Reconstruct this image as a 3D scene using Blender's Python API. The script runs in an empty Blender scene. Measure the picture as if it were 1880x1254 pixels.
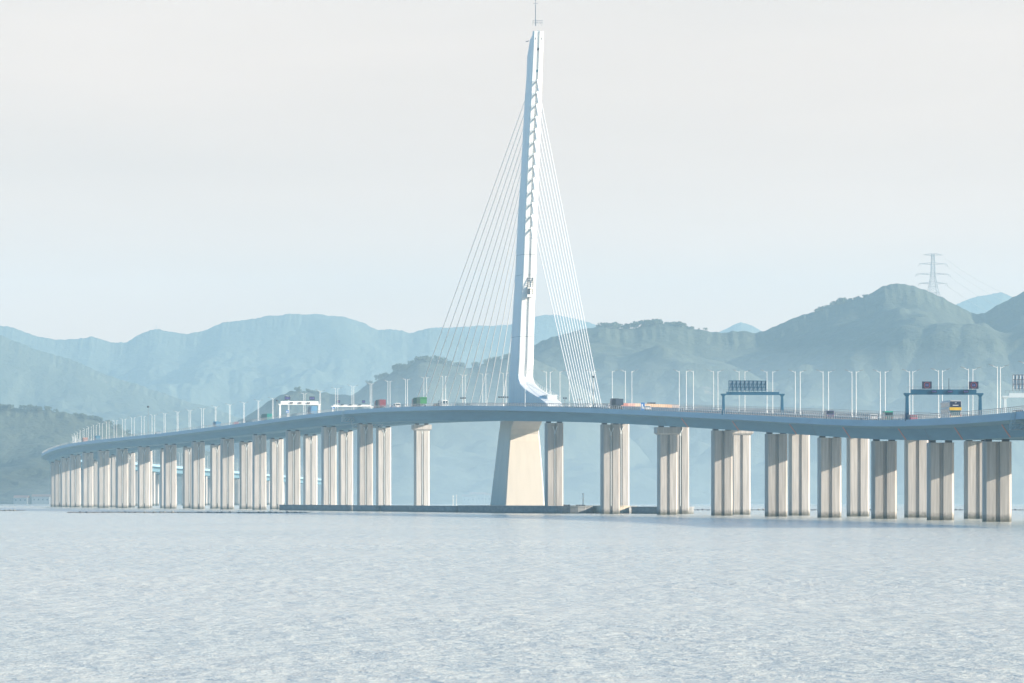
import bpy, math, random
import numpy as np
from mathutils import Vector, noise
random.seed(7)
D2R = math.radians
scene = bpy.context.scene
col = scene.collection

# ------------------------------------------------------------------ camera
F = 8850.0                       # focal length in pixels of the 1880 px wide photograph
CAMZ = 5.0
HOR = 915.0
cam_d = bpy.data.cameras.new("camera")
cam = bpy.data.objects.new("camera", cam_d); col.objects.link(cam)
cam.location = (0, 0, CAMZ); cam.rotation_euler = (D2R(90), 0, 0)
cam_d.sensor_width = 36.0; cam_d.lens = F / 1880 * 36
cam_d.shift_y = (HOR - 627) / 1880
cam_d.clip_start = 1.0; cam_d.clip_end = 60000
scene.camera = cam

# ------------------------------------------------------------------ sun and sky
SUN = Vector((1.074, -0.219, 0.33)).normalized()
elev = math.asin(SUN.z); azim = math.atan2(SUN.x, SUN.y)
sd = bpy.data.lights.new("sun", 'SUN'); sd.energy = 5.0; sd.angle = D2R(0.5); sd.color = (1.0, 0.86, 0.68)
sun = bpy.data.objects.new("sun", sd); col.objects.link(sun)
sun.rotation_euler = SUN.to_track_quat('Z', 'Y').to_euler()
VEIL = (1.0, 0.78, 0.65); VEIL_STRENGTH = 0.46
world = bpy.data.worlds.new("World"); scene.world = world; world.use_nodes = True
wn, wl = world.node_tree.nodes, world.node_tree.links
wn.clear()
sky = wn.new('ShaderNodeTexSky'); sky.sky_type = 'NISHITA'; sky.sun_disc = False
sky.sun_elevation = elev; sky.sun_rotation = azim
sky.air_density = 1.0; sky.dust_density = 1.0; sky.ozone_density = 3.0
bg = wn.new('ShaderNodeBackground'); bg.inputs['Strength'].default_value = 0.085
wo = wn.new('ShaderNodeOutputWorld')
# a bright thin veil lies low over the horizon; above it the sky is clear and blue
wtc = wn.new('ShaderNodeTexCoord'); wsep = wn.new('ShaderNodeSeparateXYZ'); wl.new(wtc.outputs['Generated'], wsep.inputs[0])
hue = wn.new('ShaderNodeHueSaturation'); hue.inputs['Saturation'].default_value = 1.9; hue.inputs['Hue'].default_value = 0.492; wl.new(sky.outputs[0], hue.inputs['Color'])
veil = wn.new('ShaderNodeMapRange'); veil.interpolation_type = 'SMOOTHSTEP'
veil.inputs[1].default_value = 0.10; veil.inputs[2].default_value = 0.34; veil.inputs[3].default_value = 0.92; veil.inputs[4].default_value = 0.0
wl.new(wsep.outputs['Z'], veil.inputs[0])
wmp = wn.new('ShaderNodeMapping'); wmp.inputs['Scale'].default_value = (3.0, 3.0, 22.0); wl.new(wtc.outputs['Generated'], wmp.inputs[0])
wnz = wn.new('ShaderNodeTexNoise'); wnz.inputs['Scale'].default_value = 1.6; wnz.inputs['Detail'].default_value = 4; wl.new(wmp.outputs[0], wnz.inputs['Vector'])
wrp = wn.new('ShaderNodeValToRGB'); wrp.color_ramp.elements[0].position = 0.3; wrp.color_ramp.elements[1].position = 0.7
wrp.color_ramp.elements[0].color = (*[c*0.86 for c in VEIL], 1); wrp.color_ramp.elements[1].color = (*VEIL, 1)
wl.new(wnz.outputs[0], wrp.inputs[0])
vm = wn.new('ShaderNodeVectorMath'); vm.operation = 'SCALE'; vm.inputs['Scale'].default_value = VEIL_STRENGTH / 0.085
low = wn.new('ShaderNodeMapRange'); low.inputs[1].default_value = 0.0; low.inputs[2].default_value = 0.11; low.inputs[3].default_value = 1.0; low.inputs[4].default_value = 0.0    # warmer towards the horizon
wl.new(wsep.outputs['Z'], low.inputs[0])
tint = wn.new('ShaderNodeMixRGB'); tint.blend_type = 'MULTIPLY'; tint.inputs[2].default_value = (1.16, 0.77, 0.48, 1)
wl.new(low.outputs[0], tint.inputs[0]); wl.new(wrp.outputs[0], tint.inputs[1]); wl.new(tint.outputs[0], vm.inputs[0])
side = wn.new('ShaderNodeMapRange'); side.interpolation_type = 'SMOOTHSTEP'     # veil thinned behind the camera, shaped to leave shaded faces darker and bluer
side.inputs[1].default_value = -0.1; side.inputs[2].default_value = 0.75; side.inputs[3].default_value = 0.12; side.inputs[4].default_value = 1.0
wl.new(wsep.outputs['Y'], side.inputs[0])
vmul = wn.new('ShaderNodeMath'); vmul.operation = 'MULTIPLY'; wl.new(veil.outputs[0], vmul.inputs[0]); wl.new(side.outputs[0], vmul.inputs[1])
wmx = wn.new('ShaderNodeMixRGB'); wl.new(vmul.outputs[0], wmx.inputs[0]); wl.new(hue.outputs[0], wmx.inputs[1]); wl.new(vm.outputs[0], wmx.inputs[2])
wl.new(wmx.outputs[0], bg.inputs['Color']); wl.new(bg.outputs[0], wo.inputs['Surface'])
scene.view_settings.view_transform = 'Standard'
scene.view_settings.look = 'None'
scene.view_settings.exposure = 1.20
scene.view_settings.gamma = 1.0
scene.cycles.use_denoising = True
scene.cycles.max_bounces = 5; scene.cycles.diffuse_bounces = 2; scene.cycles.glossy_bounces = 3
scene.cycles.volume_bounces = 1; scene.cycles.transmission_bounces = 2
HAZE_DENSITY = 0.000090
HAZE_COLOR = (0.53, 0.81, 1.0)

# ------------------------------------------------------------------ materials
def mat(name, color, rough=0.7, metal=0.0, vary=0.0, scale=1.0, streak=None, emit=0.0, color2=None, bump=0.0, coord='Object'):
    m = bpy.data.materials.new(name); m.use_nodes = True
    n, l = m.node_tree.nodes, m.node_tree.links
    p = n['Principled BSDF']
    p.inputs['Base Color'].default_value = (*color, 1); p.inputs['Roughness'].default_value = rough
    p.inputs['Metallic'].default_value = metal
    if emit:
        p.inputs['Emission Color'].default_value = (*color, 1); p.inputs['Emission Strength'].default_value = emit
    if vary or color2:
        tc = n.new('ShaderNodeTexCoord'); mp = n.new('ShaderNodeMapping')
        l.new(tc.outputs[coord], mp.inputs[0])
        mp.inputs['Scale'].default_value = streak if streak else (scale, scale, scale)
        nz = n.new('ShaderNodeTexNoise'); nz.inputs['Scale'].default_value = 1.0
        nz.inputs['Detail'].default_value = 6; nz.inputs['Roughness'].default_value = 0.65
        l.new(mp.outputs[0], nz.inputs['Vector'])
        rp = n.new('ShaderNodeValToRGB')
        c2 = color2 if color2 else tuple(c * (1 - vary) for c in color)
        rp.color_ramp.elements[0].position = 0.35; rp.color_ramp.elements[1].position = 0.65
        rp.color_ramp.elements[0].color = (*c2, 1)
        rp.color_ramp.elements[1].color = (*[min(1, c * (1 + vary * .5)) for c in color], 1)
        l.new(nz.outputs[0], rp.inputs[0]); l.new(rp.outputs[0], p.inputs['Base Color'])
        if bump:
            b = n.new('ShaderNodeBump'); b.inputs['Distance'].default_value = bump
            l.new(nz.outputs[0], b.inputs['Height']); l.new(b.outputs[0], p.inputs['Normal'])
    return m
M = {}
M['concrete'] = mat('pier_concrete', (0.44, 0.42, 0.41), 0.85, vary=0.16, streak=(0.9, 0.9, 0.07))
M['deck'] = mat('deck_concrete_shaded', (0.11, 0.23, 0.31), 0.8, vary=0.10, streak=(0.05, 0.05, 0.6))  # the web's dark blue shade is put into this colour
M['edge'] = mat('edge_beam_tone', (0.25, 0.41, 0.52), 0.6, vary=0.08, streak=(0.05, 0.05, 0.6))  # the fascia's paler blue shade, painted in against the darker web
M['road'] = mat('asphalt', (0.06, 0.06, 0.065), 0.9, vary=0.2, scale=0.3)
M['tower'] = mat('tower_paint', (0.77, 0.79, 0.80), 0.55, vary=0.06, streak=(0.5, 0.5, 0.05))
M['leg'] = mat('tower_leg_concrete', (0.62, 0.58, 0.52), 0.75, vary=0.06, streak=(0.4, 0.4, 0.06))
M['white'] = mat('white_paint', (0.82, 0.82, 0.80), 0.4)
M['cable'] = mat('cable_sheath', (0.80, 0.80, 0.80), 0.4)
M['rail'] = mat('rail_steel', (0.22, 0.25, 0.29), 0.45, metal=0.3)
M['dark'] = mat('dark_metal', (0.05, 0.06, 0.08), 0.5)
M['fender'] = mat('weathered_concrete', (0.22, 0.23, 0.24), 0.85, vary=0.35, streak=(0.25, 0.25, 0.9))
M['fender_pale'] = mat('pale_fender', (0.55, 0.48, 0.38), 0.85, vary=0.2, scale=0.6)
M['gantry_blue'] = mat('gantry_blue_paint', (0.0, 0.085, 0.17), 0.5)
M['gantry_pale'] = mat('gantry_pale_paint', (0.60, 0.68, 0.72), 0.5)
M['screen'] = mat('matrix_screen', (0.012, 0.016, 0.05), 0.35)
M['led'] = mat('red_led', (0.55, 0.04, 0.08), 0.4, emit=0.1)
M['digit'] = mat('violet_led', (0.10, 0.09, 0.30), 0.4, emit=0.1)
M['truss'] = mat('truss_steel', (0.42, 0.50, 0.53), 0.5, metal=0.3)
M['web_red'] = mat('web_strip_red', (0.50, 0.22, 0.17), 0.8, vary=0.2, scale=2)  # reddish tone of the strips on the near web
M['pipe'] = mat('drain_pipe_plastic', (0.62, 0.66, 0.68), 0.4)
M['rubber'] = mat('rubber', (0.03, 0.03, 0.03), 0.8)
M['glass'] = mat('vehicle_glass', (0.03, 0.05, 0.07), 0.1)
M['raft'] = mat('wet_timber', (0.16, 0.15, 0.15), 0.8, vary=0.3, scale=1.0)
M['pylon'] = mat('galvanised_steel', (0.35, 0.37, 0.38), 0.5, metal=0.4)
M['leaf'] = mat('tree_leaves', (0.095, 0.12, 0.08), 0.8, vary=0.4, scale=0.5)
M['bark'] = mat('tree_bark', (0.10, 0.08, 0.06), 0.9, vary=0.3, scale=2)
M['sign_blue'] = mat('sign_blue', (0.03, 0.16, 0.45), 0.4)
M['lamp_head'] = mat('lamp_head_grey', (0.20, 0.21, 0.22), 0.4)
M['house'] = mat('house_render', (0.34, 0.33, 0.31), 0.8, vary=0.1, scale=0.3)
M['roof'] = mat('house_roof', (0.30, 0.17, 0.12), 0.8, vary=0.2, scale=0.5)
def stain(m, z0, z1, c):
    # tide mark: the concrete itself is darker and greener up to an uneven line
    n, l = m.node_tree.nodes, m.node_tree.links; p = n['Principled BSDF']
    src = p.inputs['Base Color'].links[0].from_socket
    g = n.new('ShaderNodeNewGeometry'); sp = n.new('ShaderNodeSeparateXYZ'); l.new(g.outputs['Position'], sp.inputs[0])
    nz = n.new('ShaderNodeTexNoise'); nz.inputs['Scale'].default_value = 1.3; nz.inputs['Detail'].default_value = 4; l.new(g.outputs['Position'], nz.inputs['Vector'])
    ad = n.new('ShaderNodeMath'); ad.operation = 'MULTIPLY_ADD'; ad.inputs[1].default_value = 1.6; l.new(nz.outputs[0], ad.inputs[0]); l.new(sp.outputs['Z'], ad.inputs[2])
    mr = n.new('ShaderNodeMapRange'); mr.inputs[1].default_value = z0+.8; mr.inputs[2].default_value = z1+.8; mr.inputs[3].default_value = 1; mr.inputs[4].default_value = 0; l.new(ad.outputs[0], mr.inputs[0])
    mx = n.new('ShaderNodeMixRGB'); mx.inputs[2].default_value = (*c,1); l.new(mr.outputs[0], mx.inputs[0]); l.new(src, mx.inputs[1])
    # broad tone differences from pier to pier and pour to pour
    oi = n.new('ShaderNodeObjectInfo'); m2 = n.new('ShaderNodeMapRange'); m2.inputs[3].default_value = .86; m2.inputs[4].default_value = 1.12; l.new(oi.outputs['Random'], m2.inputs[0])
    big = n.new('ShaderNodeTexNoise'); big.inputs['Scale'].default_value = 1.0; mp = n.new('ShaderNodeMapping'); mp.inputs['Scale'].default_value = (2.2,2.2,.09)
    l.new(g.outputs['Position'], mp.inputs[0]); l.new(mp.outputs[0], big.inputs['Vector']); m3 = n.new('ShaderNodeMapRange'); m3.inputs[1].default_value = .35; m3.inputs[2].default_value = .65; m3.inputs[3].default_value = .86; m3.inputs[4].default_value = 1.10; l.new(big.outputs[0], m3.inputs[0])
    mu = n.new('ShaderNodeMath'); mu.operation = 'MULTIPLY'; l.new(m2.outputs[0], mu.inputs[0]); l.new(m3.outputs[0], mu.inputs[1])
    vs = n.new('ShaderNodeVectorMath'); vs.operation = 'SCALE'; l.new(mx.outputs[0], vs.inputs[0]); l.new(mu.outputs[0], vs.inputs['Scale'])
    l.new(vs.outputs[0], p.inputs['Base Color'])
stain(M['concrete'], .4, 1.8, (.10,.10,.085)); stain(M['fender'], -.2, 1.0, (.07,.075,.06)); stain(M['fender_pale'], -.2, 1.0, (.12,.11,.08))
def paint(name, c, rough=0.45): return mat(name, c, rough, vary=0.12, scale=0.8)

# ------------------------------------------------------------------ mesh helpers
class MB:
    def __init__(s): s.v = []; s.f = []
    def add(s, vs, fs):
        b = len(s.v); s.v += [tuple(v) for v in vs]; s.f += [tuple(i + b for i in f) for f in fs]
    def box(s, x0, x1, y0, y1, z0, z1):
        s.add([(x0,y0,z0),(x1,y0,z0),(x1,y1,z0),(x0,y1,z0),(x0,y0,z1),(x1,y0,z1),(x1,y1,z1),(x0,y1,z1)],
              [(0,3,2,1),(4,5,6,7),(0,1,5,4),(1,2,6,5),(2,3,7,6),(3,0,4,7)])
    def prism(s, poly, z0, z1, poly2=None):
        k = len(poly); poly2 = poly2 or poly
        s.add([(x,y,z0) for x,y in poly] + [(x,y,z1) for x,y in poly2],
              [tuple(range(k-1,-1,-1)), tuple(range(k,2*k))] + [(i,(i+1)%k,(i+1)%k+k,i+k) for i in range(k)])
    def ext(s, pts, axis, a, b):
        """closed polygon in the plane across `axis`, extruded from a to b"""
        k = len(pts)
        def P(p, c): return (c,p[0],p[1]) if axis == 'x' else ((p[0],c,p[1]) if axis == 'y' else (p[0],p[1],c))
        s.add([P(p,a) for p in pts] + [P(p,b) for p in pts],
              [tuple(range(k-1,-1,-1)), tuple(range(k,2*k))] + [(i,(i+1)%k,(i+1)%k+k,i+k) for i in range(k)])
    def rings(s, rings, cap=True):
        k = len(rings[0]); b = []
        vs = [v for r in rings for v in r]; fs = []
        for j in range(len(rings)-1):
            for i in range(k): fs.append((j*k+i, j*k+(i+1)%k, (j+1)*k+(i+1)%k, (j+1)*k+i))
        if cap: fs += [tuple(range(k-1,-1,-1)), tuple(range((len(rings)-1)*k, len(rings)*k))]
        s.add(vs, fs)
    def tube(s, pts, r, k=6, r2=None):
        pts = [Vector(p) for p in pts]; rr = []
        n = len(pts)
        for i, p in enumerate(pts):
            d = (pts[min(i+1,n-1)] - pts[max(i-1,0)]).normalized()
            u = d.cross(Vector((0,0,1))) if abs(d.z) < .99 else d.cross(Vector((0,1,0)))
            u.normalize(); w = d.cross(u)
            q = r if r2 is None else r + (r2 - r) * i / (n - 1)
            rr.append([p + (u*math.cos(2*math.pi*a/k) + w*math.sin(2*math.pi*a/k)) * q for a in range(k)])
        s.rings(rr)
    def bar(s, p, q, t=0.1): s.tube([p, q], t, 4)
    def build(s, name, material, parent=None, smooth=False, world=False, fix=False):
        me = bpy.data.meshes.new(name); me.from_pydata(s.v, [], s.f)
        me.materials.append(material)
        if fix:
            import bmesh
            bm = bmesh.new(); bm.from_mesh(me); bmesh.ops.recalc_face_normals(bm, faces=bm.faces); bm.to_mesh(me); bm.free()
        if smooth: me.polygons.foreach_set('use_smooth', [True]*len(me.polygons))
        o = bpy.data.objects.new(name, me); col.objects.link(o)
        if parent:
            o.parent = parent
            if world:
                q = parent; L = Vector((0,0,0))
                while q: L += q.location; q = q.parent
                o.location = -L
        return o
def tag(o, label=None, cat=None, group=None, kind=None):
    if label: o['label'] = label
    if cat: o['category'] = cat
    if group: o['group'] = group
    if kind: o['kind'] = kind
    return o
def empty(name, loc=(0,0,0), rz=0, label=None, cat=None, group=None):
    o = bpy.data.objects.new(name, None); col.objects.link(o)
    o.location = loc; o.rotation_euler = (0,0,rz)
    return tag(o, label, cat, group)
def copy_tree(o, parent=None):
    c = o.copy(); col.objects.link(c)
    if parent: c.parent = parent
    for ch in list(o.children): copy_tree(ch, c)
    return c
def circle(r, k=12, cx=0, cy=0): return [(cx + r*math.cos(2*math.pi*i/k), cy + r*math.sin(2*math.pi*i/k)) for i in range(k)]

# ------------------------------------------------------------------ the bridge's centre line (under the near row of piers)
P = np.array([(115.5,730),(114.6,804),(112.3,879),(108.6,954),(103.5,1029),(98.1,1104),(90.9,1178),(82.5,1253),(72.7,1327),(61.0,1401),(47.5,1475),(31.5,1548),(14.1,1621),
(-4,1693.8),(-22.1,1766.5),(-40.2,1839.3),(-58.3,1912),(-75.4,1985),(-93.5,2058),(-111.7,2131),(-130.2,2204),(-148.2,2276),(-166.6,2349),(-185,2422),(-201.8,2495),(-217.6,2568),(-232.5,2642),(-246.1,2716),(-258.1,2790),(-268.9,2864),(-278.2,2938),(-284.8,3013),(-288.3,3088),(-289,3163),(-286.8,3238),(-282.5,3313),(-276.6,3388),(-269.7,3462),(-262,3537),(-254,3611),(-246,3686),(-238,3760),(-230,3835),(-222,3909),(-214,3984),(-206,4058),(-198,4133),(-190,4207),(-182,4282)], float)
ARC = np.r_[0, np.cumsum(np.hypot(*np.diff(P, axis=0).T))]
def CR(s):
    i = int(min(max(np.searchsorted(ARC, s) - 1, 1), len(ARC) - 3)); t = (s - ARC[i]) / (ARC[i+1] - ARC[i])
    p0,p1,p2,p3 = P[i-1],P[i],P[i+1],P[i+2]
    return .5*((2*p1)+(-p0+p2)*t+(2*p0-5*p1+4*p2-p3)*t**2+(-p0+3*p1-3*p2+p3)*t**3)
def frame(s):
    p = CR(s); q = CR(s+1) - CR(s-1); q = q/np.hypot(*q)
    return p, q, np.array((q[1], -q[0]))     # point, direction away from the camera, direction to the far row
HS = [(75,22.3),(224,22.1),(269,22.15),(344,22.6),(419,23.5),(494,25.2),(574,27.35),(654,29.4),(729,31.45),(804,33.5),(879,35.4),(939,36.8),(1014,38.3),(1094,39.35),(1139,39.75),(1189,39.9),(1249,39.8),(1304,39.4),(1354,38.9),(1399,38.3),(1464,37.65),(1534,37.1),(1604,36.55),(1679,36.05),(1769,35.75),(1879,35.5),(1989,35.0),(2069,34.0),(2124,33.4),(2199,32.4),(2300,31.4),(2500,29.8),(2790,27.8),(3370,22.8),(3600,20.8)]
hx, hy = np.array([h[0] for h in HS], float), np.array([h[1] for h in HS], float)
_g = np.arange(0, 3700, 10.0); _h = np.interp(_g, hx, hy)
_h = np.convolve(np.pad(_h, 6, 'edge'), np.ones(13)/13, 'valid')
def H(s): return float(np.interp(s, _g, _h))
def depth(s): return 4.7 + 0.5*math.exp(-((s-1050)/170)**4)
ROAD = 0.3
def pt(s, t, z):
    p, q, n = frame(s); e = p + n*t
    return (float(e[0]), float(e[1]), z)
def heading(s):
    p, q, n = frame(s); return math.atan2(q[1], q[0]) - math.pi/2
_S = np.arange(80, 2270, 2.5)
_px = {}
def at(x, t=-8.4):
    """arc length at which the line at offset t is seen at photograph column x (near stretch of the bridge)"""
    if t not in _px:
        _px[t] = np.array([940 + F*pt(s,t,0)[0]/pt(s,t,0)[1] for s in _S])
    a = _px[t]; k = int(np.argmin(a)); a = a[:k+1]
    return float(np.interp(x, a[::-1], _S[:k+1][::-1]))
S_END = 3520
EDGE = 8.4
FAR = 23.0
S_T = 989.0                                     # the tower's station
p_, q_, n_ = frame(S_T)
TC = p_ + n_*11.5; TA = -q_; TN = n_           # tower centre, axis towards the camera, across
bridge = empty('cable_stayed_bridge', (float(TC[0]), float(TC[1]), 0), 0,
               'long curving white cable stayed road bridge on paired concrete piers across the bay', 'bridge')

def sweep(mb, poly, t0, s0, s1, step=12.5, zf=None):
    n = max(2, int((s1-s0)/step)+1); rings = []
    for i in range(n):
        s = s0 + (s1-s0)*i/(n-1); dd = depth(s)
        rings.append([pt(s, t0+a, H(s) + (b if b > -3 else b*dd/4.7)) for a, b in poly])
    mb.rings(rings)
sec = [(-8.4,0),(-8.4,-1.45),(-5.0,-2.05),(-3.7,-4.7),(3.7,-4.7),(5.0,-2.05),(8.4,-1.45),(8.4,0),(8.1,0),(8.1,-.32),(-8.1,-.32),(-8.1,0)]
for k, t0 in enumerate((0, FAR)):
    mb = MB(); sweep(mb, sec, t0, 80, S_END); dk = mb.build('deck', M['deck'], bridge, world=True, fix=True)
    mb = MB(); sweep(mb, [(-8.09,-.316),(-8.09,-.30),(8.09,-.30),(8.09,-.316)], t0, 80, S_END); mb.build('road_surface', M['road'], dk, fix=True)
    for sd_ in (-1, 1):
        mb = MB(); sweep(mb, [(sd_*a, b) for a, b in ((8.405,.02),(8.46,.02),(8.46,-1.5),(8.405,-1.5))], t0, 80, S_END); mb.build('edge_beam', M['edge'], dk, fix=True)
        mb = MB()
        tt = t0 + sd_*8.25
        for zz, hh in ((1.05,.05),(.70,.025),(.36,.025)):
            sweep(mb, [(-.05,zz-hh),(.05,zz-hh),(.05,zz+hh),(-.05,zz+hh)], tt, 80, S_END, 12.5)
        s = 82.0
        while s < S_END:
            c = pt(s, tt, H(s)); c2 = (c[0], c[1], c[2]+1.1)
            mb.tube([c, c2], .07, 4); s += 2.5 if s < 1500 else 5.0
        mb.build('railing', M['rail'], bridge, world=True)
# expansion joints and reddish slanted strips on the near web
for x in (1216,1489,1696,668,640,1205):
    mb = MB()
    s = at(x, -5.2); hh = H(s); dd = depth(s)
    a = pt(s,-5.06,hh-2.06); b = pt(s,-3.78,hh-dd+.03); c = pt(s+.35,-3.78,hh-dd+.03); d_ = pt(s+.35,-5.06,hh-2.06)
    mb.add([a,b,c,d_],[(0,1,2,3)])
    mb.build('expansion_joint', M['dark'], bridge, world=True)
for x in (1254,1347,1452,1550,1652,1755,1842):
    s = at(x, -5.2); hh = H(s); dd = depth(s); mb = MB()
    a = pt(s+2,-5.06,hh-2.0); b = pt(s-1.4,-3.80,hh-dd+.03); c = pt(s+.4,-3.80,hh-dd+.03); d_ = pt(s+3.4,-5.06,hh-2.0)
    mb.rings([[a,b,c,d_],[(v[0]-.03,v[1],v[2]-.02) for v in (a,b,c,d_)]])
    mb.build('web_strip', M['web_red'], bridge, world=True, fix=True)

# ------------------------------------------------------------------ piers
def pier_outline(w, l, ch, gw, gd):
    """plan: w across the bridge (x), l along it (y); chamfered corners, a groove in each broad face"""
    W, L = w/2, l/2; g = gw/2
    return [(-W,-L+ch),(-W+ch,-L),(-g,-L),(-g,-L+gd),(g,-L+gd),(g,-L),(W-ch,-L),(W,-L+ch),
            (W,L-ch),(W-ch,L),(g,L),(g,L-gd),(-g,L-gd),(-g,L),(-W+ch,L),(-W,L-ch)]
PLAN = pier_outline(6.0, 3.0, .55, .95, .55)
def face_poly(mb, plan, z0, z1):
    k = len(plan); b = len(mb.v)
    mb.v += [(x,y,z0) for x,y in plan] + [(x,y,z1) for x,y in plan]
    mb.f += [(b+i,b+(i+1)%k,b+(i+1)%k+k,b+i+k) for i in range(k)]
    mb.f += [tuple(b+k+i for i in range(k))]
stations = []
for i in range(2, len(ARC)-1):
    if i in (13,14,15): continue                    # the navigation span
    if ARC[i] < S_END: stations.append((float(ARC[i]), i))
def make_pier(s, t, cap, base=-3.0, pipe=True):
    p = empty  # noqa
    top = H(s) - depth(s) - .55
    x, y, _ = pt(s, t, 0); rz = heading(s)
    mb = MB(); face_poly(mb, PLAN, base, top - (1.8 if cap else 0))
    if cap:
        c2 = pier_outline(7.4, 4.2, .35, .01, .005); c1 = [(-3.7,-2.1),(3.7,-2.1),(3.7,2.1),(-3.7,2.1)]
        mb.prism([(-3.05,-1.6),(3.05,-1.6),(3.05,1.6),(-3.05,1.6)], top-2.3, top-1.8, c1)
        mb.prism(c1, top-1.8, top)
    # two construction joints: narrow bands standing a little proud
    for zz in np.arange(12.0, top-5, 12.0):
        pl = [(a*1.006, b*1.012) for a, b in PLAN]
        face_poly(mb, pl, zz, zz+.12)
    o = mb.build('pier', M['concrete'], None, fix=True)
    o.parent = bridge; o.location = (x-bridge.location.x, y-bridge.location.y, 0); o.rotation_euler = (0,0,rz)
    for sx in (-1,1):
        b = MB(); b.box(sx*1.9-.7, sx*1.9+.7, -.9, .9, top+.02, top+.56); b.build('bearing', M['dark'], o)
    if pipe:
        q = MB(); yy = -1.5+.22
        q.tube([(0,yy,2.5),(0,yy,top-3)], .17, 6)
        q.tube([(0,yy,top-3),(-.75,yy-.35,top-1.1)], .15, 6); q.tube([(0,yy,top-3),(.75,yy-.35,top-1.1)], .15, 6)
        q.box(-.28,.28,yy-.2,yy+.2,top-3.6,top-2.8)
        q.build('drain_pipe', M['pipe'], o)
    return o
for s, i in stations:
    for row, t in enumerate((0, FAR)):
        if i <= 3 and row == 1 and i < 3: pass
        nav = i in (10, 16)
        cap = nav and not (i == 16 and row == 0)
        make_pier(s, t, cap, base=-3.0, pipe=(i >= 11))

# ------------------------------------------------------------------ the tower
tower = empty('tower'); tower.parent = bridge; tower.location = (0,0,0)
tower_main = None
RT = math.atan2(TA[1], TA[0])                  # local x = along the bridge towards the camera, local y = across to the far row
def loc(a, n): return (TC[0]+TA[0]*a+TN[0]*n, TC[1]+TA[1]*a+TN[1]*n)
def A(x, n):
    """axial position that puts a point at offset n in photograph column x"""
    u = (x-940)/F
    return (u*(TC[1]+TN[1]*n) - TC[0] - TN[0]*n)/(TA[0]-u*TA[1])
def Z(y, a=0, n=0): return CAMZ + (HOR-y)/F*loc(a, n)[1]
def T3(a, n, z): x, y = loc(a, n); return (x, y, z)
hw = lambda y: float(np.interp(y, [56,100,180,400,690,745], [1.85,1.92,2.05,2.3,2.85,2.95]))
left = [(60,978.5),(66,976.5),(71,973),(84,971),(100,968),(143,966.3),(182,963.2),(256,959.5),(325,955.7),(400,950.6),(500,946),(615,939),(687,935),(739,933),(760,932)]
corner = [(57,979.5),(86,978.4),(143,975.5),(180,974),(237,971),(276,969),(343,966),(400,963.3),(486,960.5),(572,955),(658,952),(688,950),(696,950.5),(704,953.5),(712,961),(719,971),(727,984),(735,996),(741,1003),(760,1006)]
ly, lx = zip(*left); cy, cx = zip(*corner)
ys = sorted(set([57,60,64,68,71,78,86,100,120,143,160,182,220,256,290,325,360,400,450,500,560,615,658,687,692,696,700,704,708,712,716,719,723,727,731,735,739,742,760]))
def tower_rings(ylist, groove=True):
    rings = []
    for y in ylist:
        w = hw(y); xb = float(np.interp(y, ly, lx)) if y > 60 else 979.0
        af = A(float(np.interp(y, cy, cx)), -w); ab = min(A(xb, -w), af-1.2)
        z = Z(y, af, -w)
        ch = min(.35, w*.2); g = .42
        gd = .55 if groove else 0
        pts = [(ab,-w),(af-ch,-w),(af,-w+ch),(af,-g),(af-gd,-g),(af-gd,g),(af,g),(af,w-ch),(af-ch,w),(ab,w)]
        rings.append([T3(a, n, z) for a, n in pts])
    return rings
up = MB()
up.rings(tower_rings([y for y in ys if y <= 692][::-1]))
shaft = up.build('shaft', M['tower'], None, fix=True)
ft = MB(); ft.rings(tower_rings([y for y in ys if y >= 692][::-1], groove=False))
tower_parent = tower
def sub(mb, name, m, **k):
    o = mb.build(name, m, None, fix=True, **k); return o
foot = sub(ft, 'foot', M['tower'])
# lower leg under the deck
def leg_ring(y, xl, xcr, xf, xr, wl, ext=0):
    # back corner, chamfer crease, front corner on the near side; front corner on the far side
    af1 = A(xf, -wl); af2 = A(xr, wl); af = (af1+af2)/2 + ext
    ac = A(xcr, -wl+.05); ab = A(xl, -wl+1.1)
    z = Z(y, af, -wl)
    pts = [(ab,-wl+1.1),(ac,-wl-.05),(af-.3,-wl),(af,-wl+.4),(af,wl-.4),(af-.3,wl),(ac,wl+.05),(ab,wl-1.1)]
    return [T3(a, n, z) for a, n in pts]
L = MB()
L.rings([leg_ring(931,899.5,911,926.5,1001,7.3), leg_ring(860,908,918,931,996,6.4), leg_ring(810,914,925,935,991.5,5.65),
         leg_ring(797,915.5,927.5,936,990,5.4), leg_ring(788,917,929.5,937,990.5,5.2), leg_ring(781,918,931,939,993.5,5.2),
         leg_ring(776,918.5,932,941,996.5,5.2), leg_ring(771.5,919,932,942,998,5.2)])
leg = sub(L, 'lower_leg', M['leg'])
neck = MB()
def R4(y, a0, a1, w): return [T3(a0,-w,Z(y)),T3(a1,-w,Z(y)),T3(a1,w,Z(y)),T3(a0,w,Z(y))]
neck.rings([R4(773,-16,8,3.0), R4(740,-12,24,2.93)])
nk = sub(neck, 'neck', M['tower'])
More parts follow.
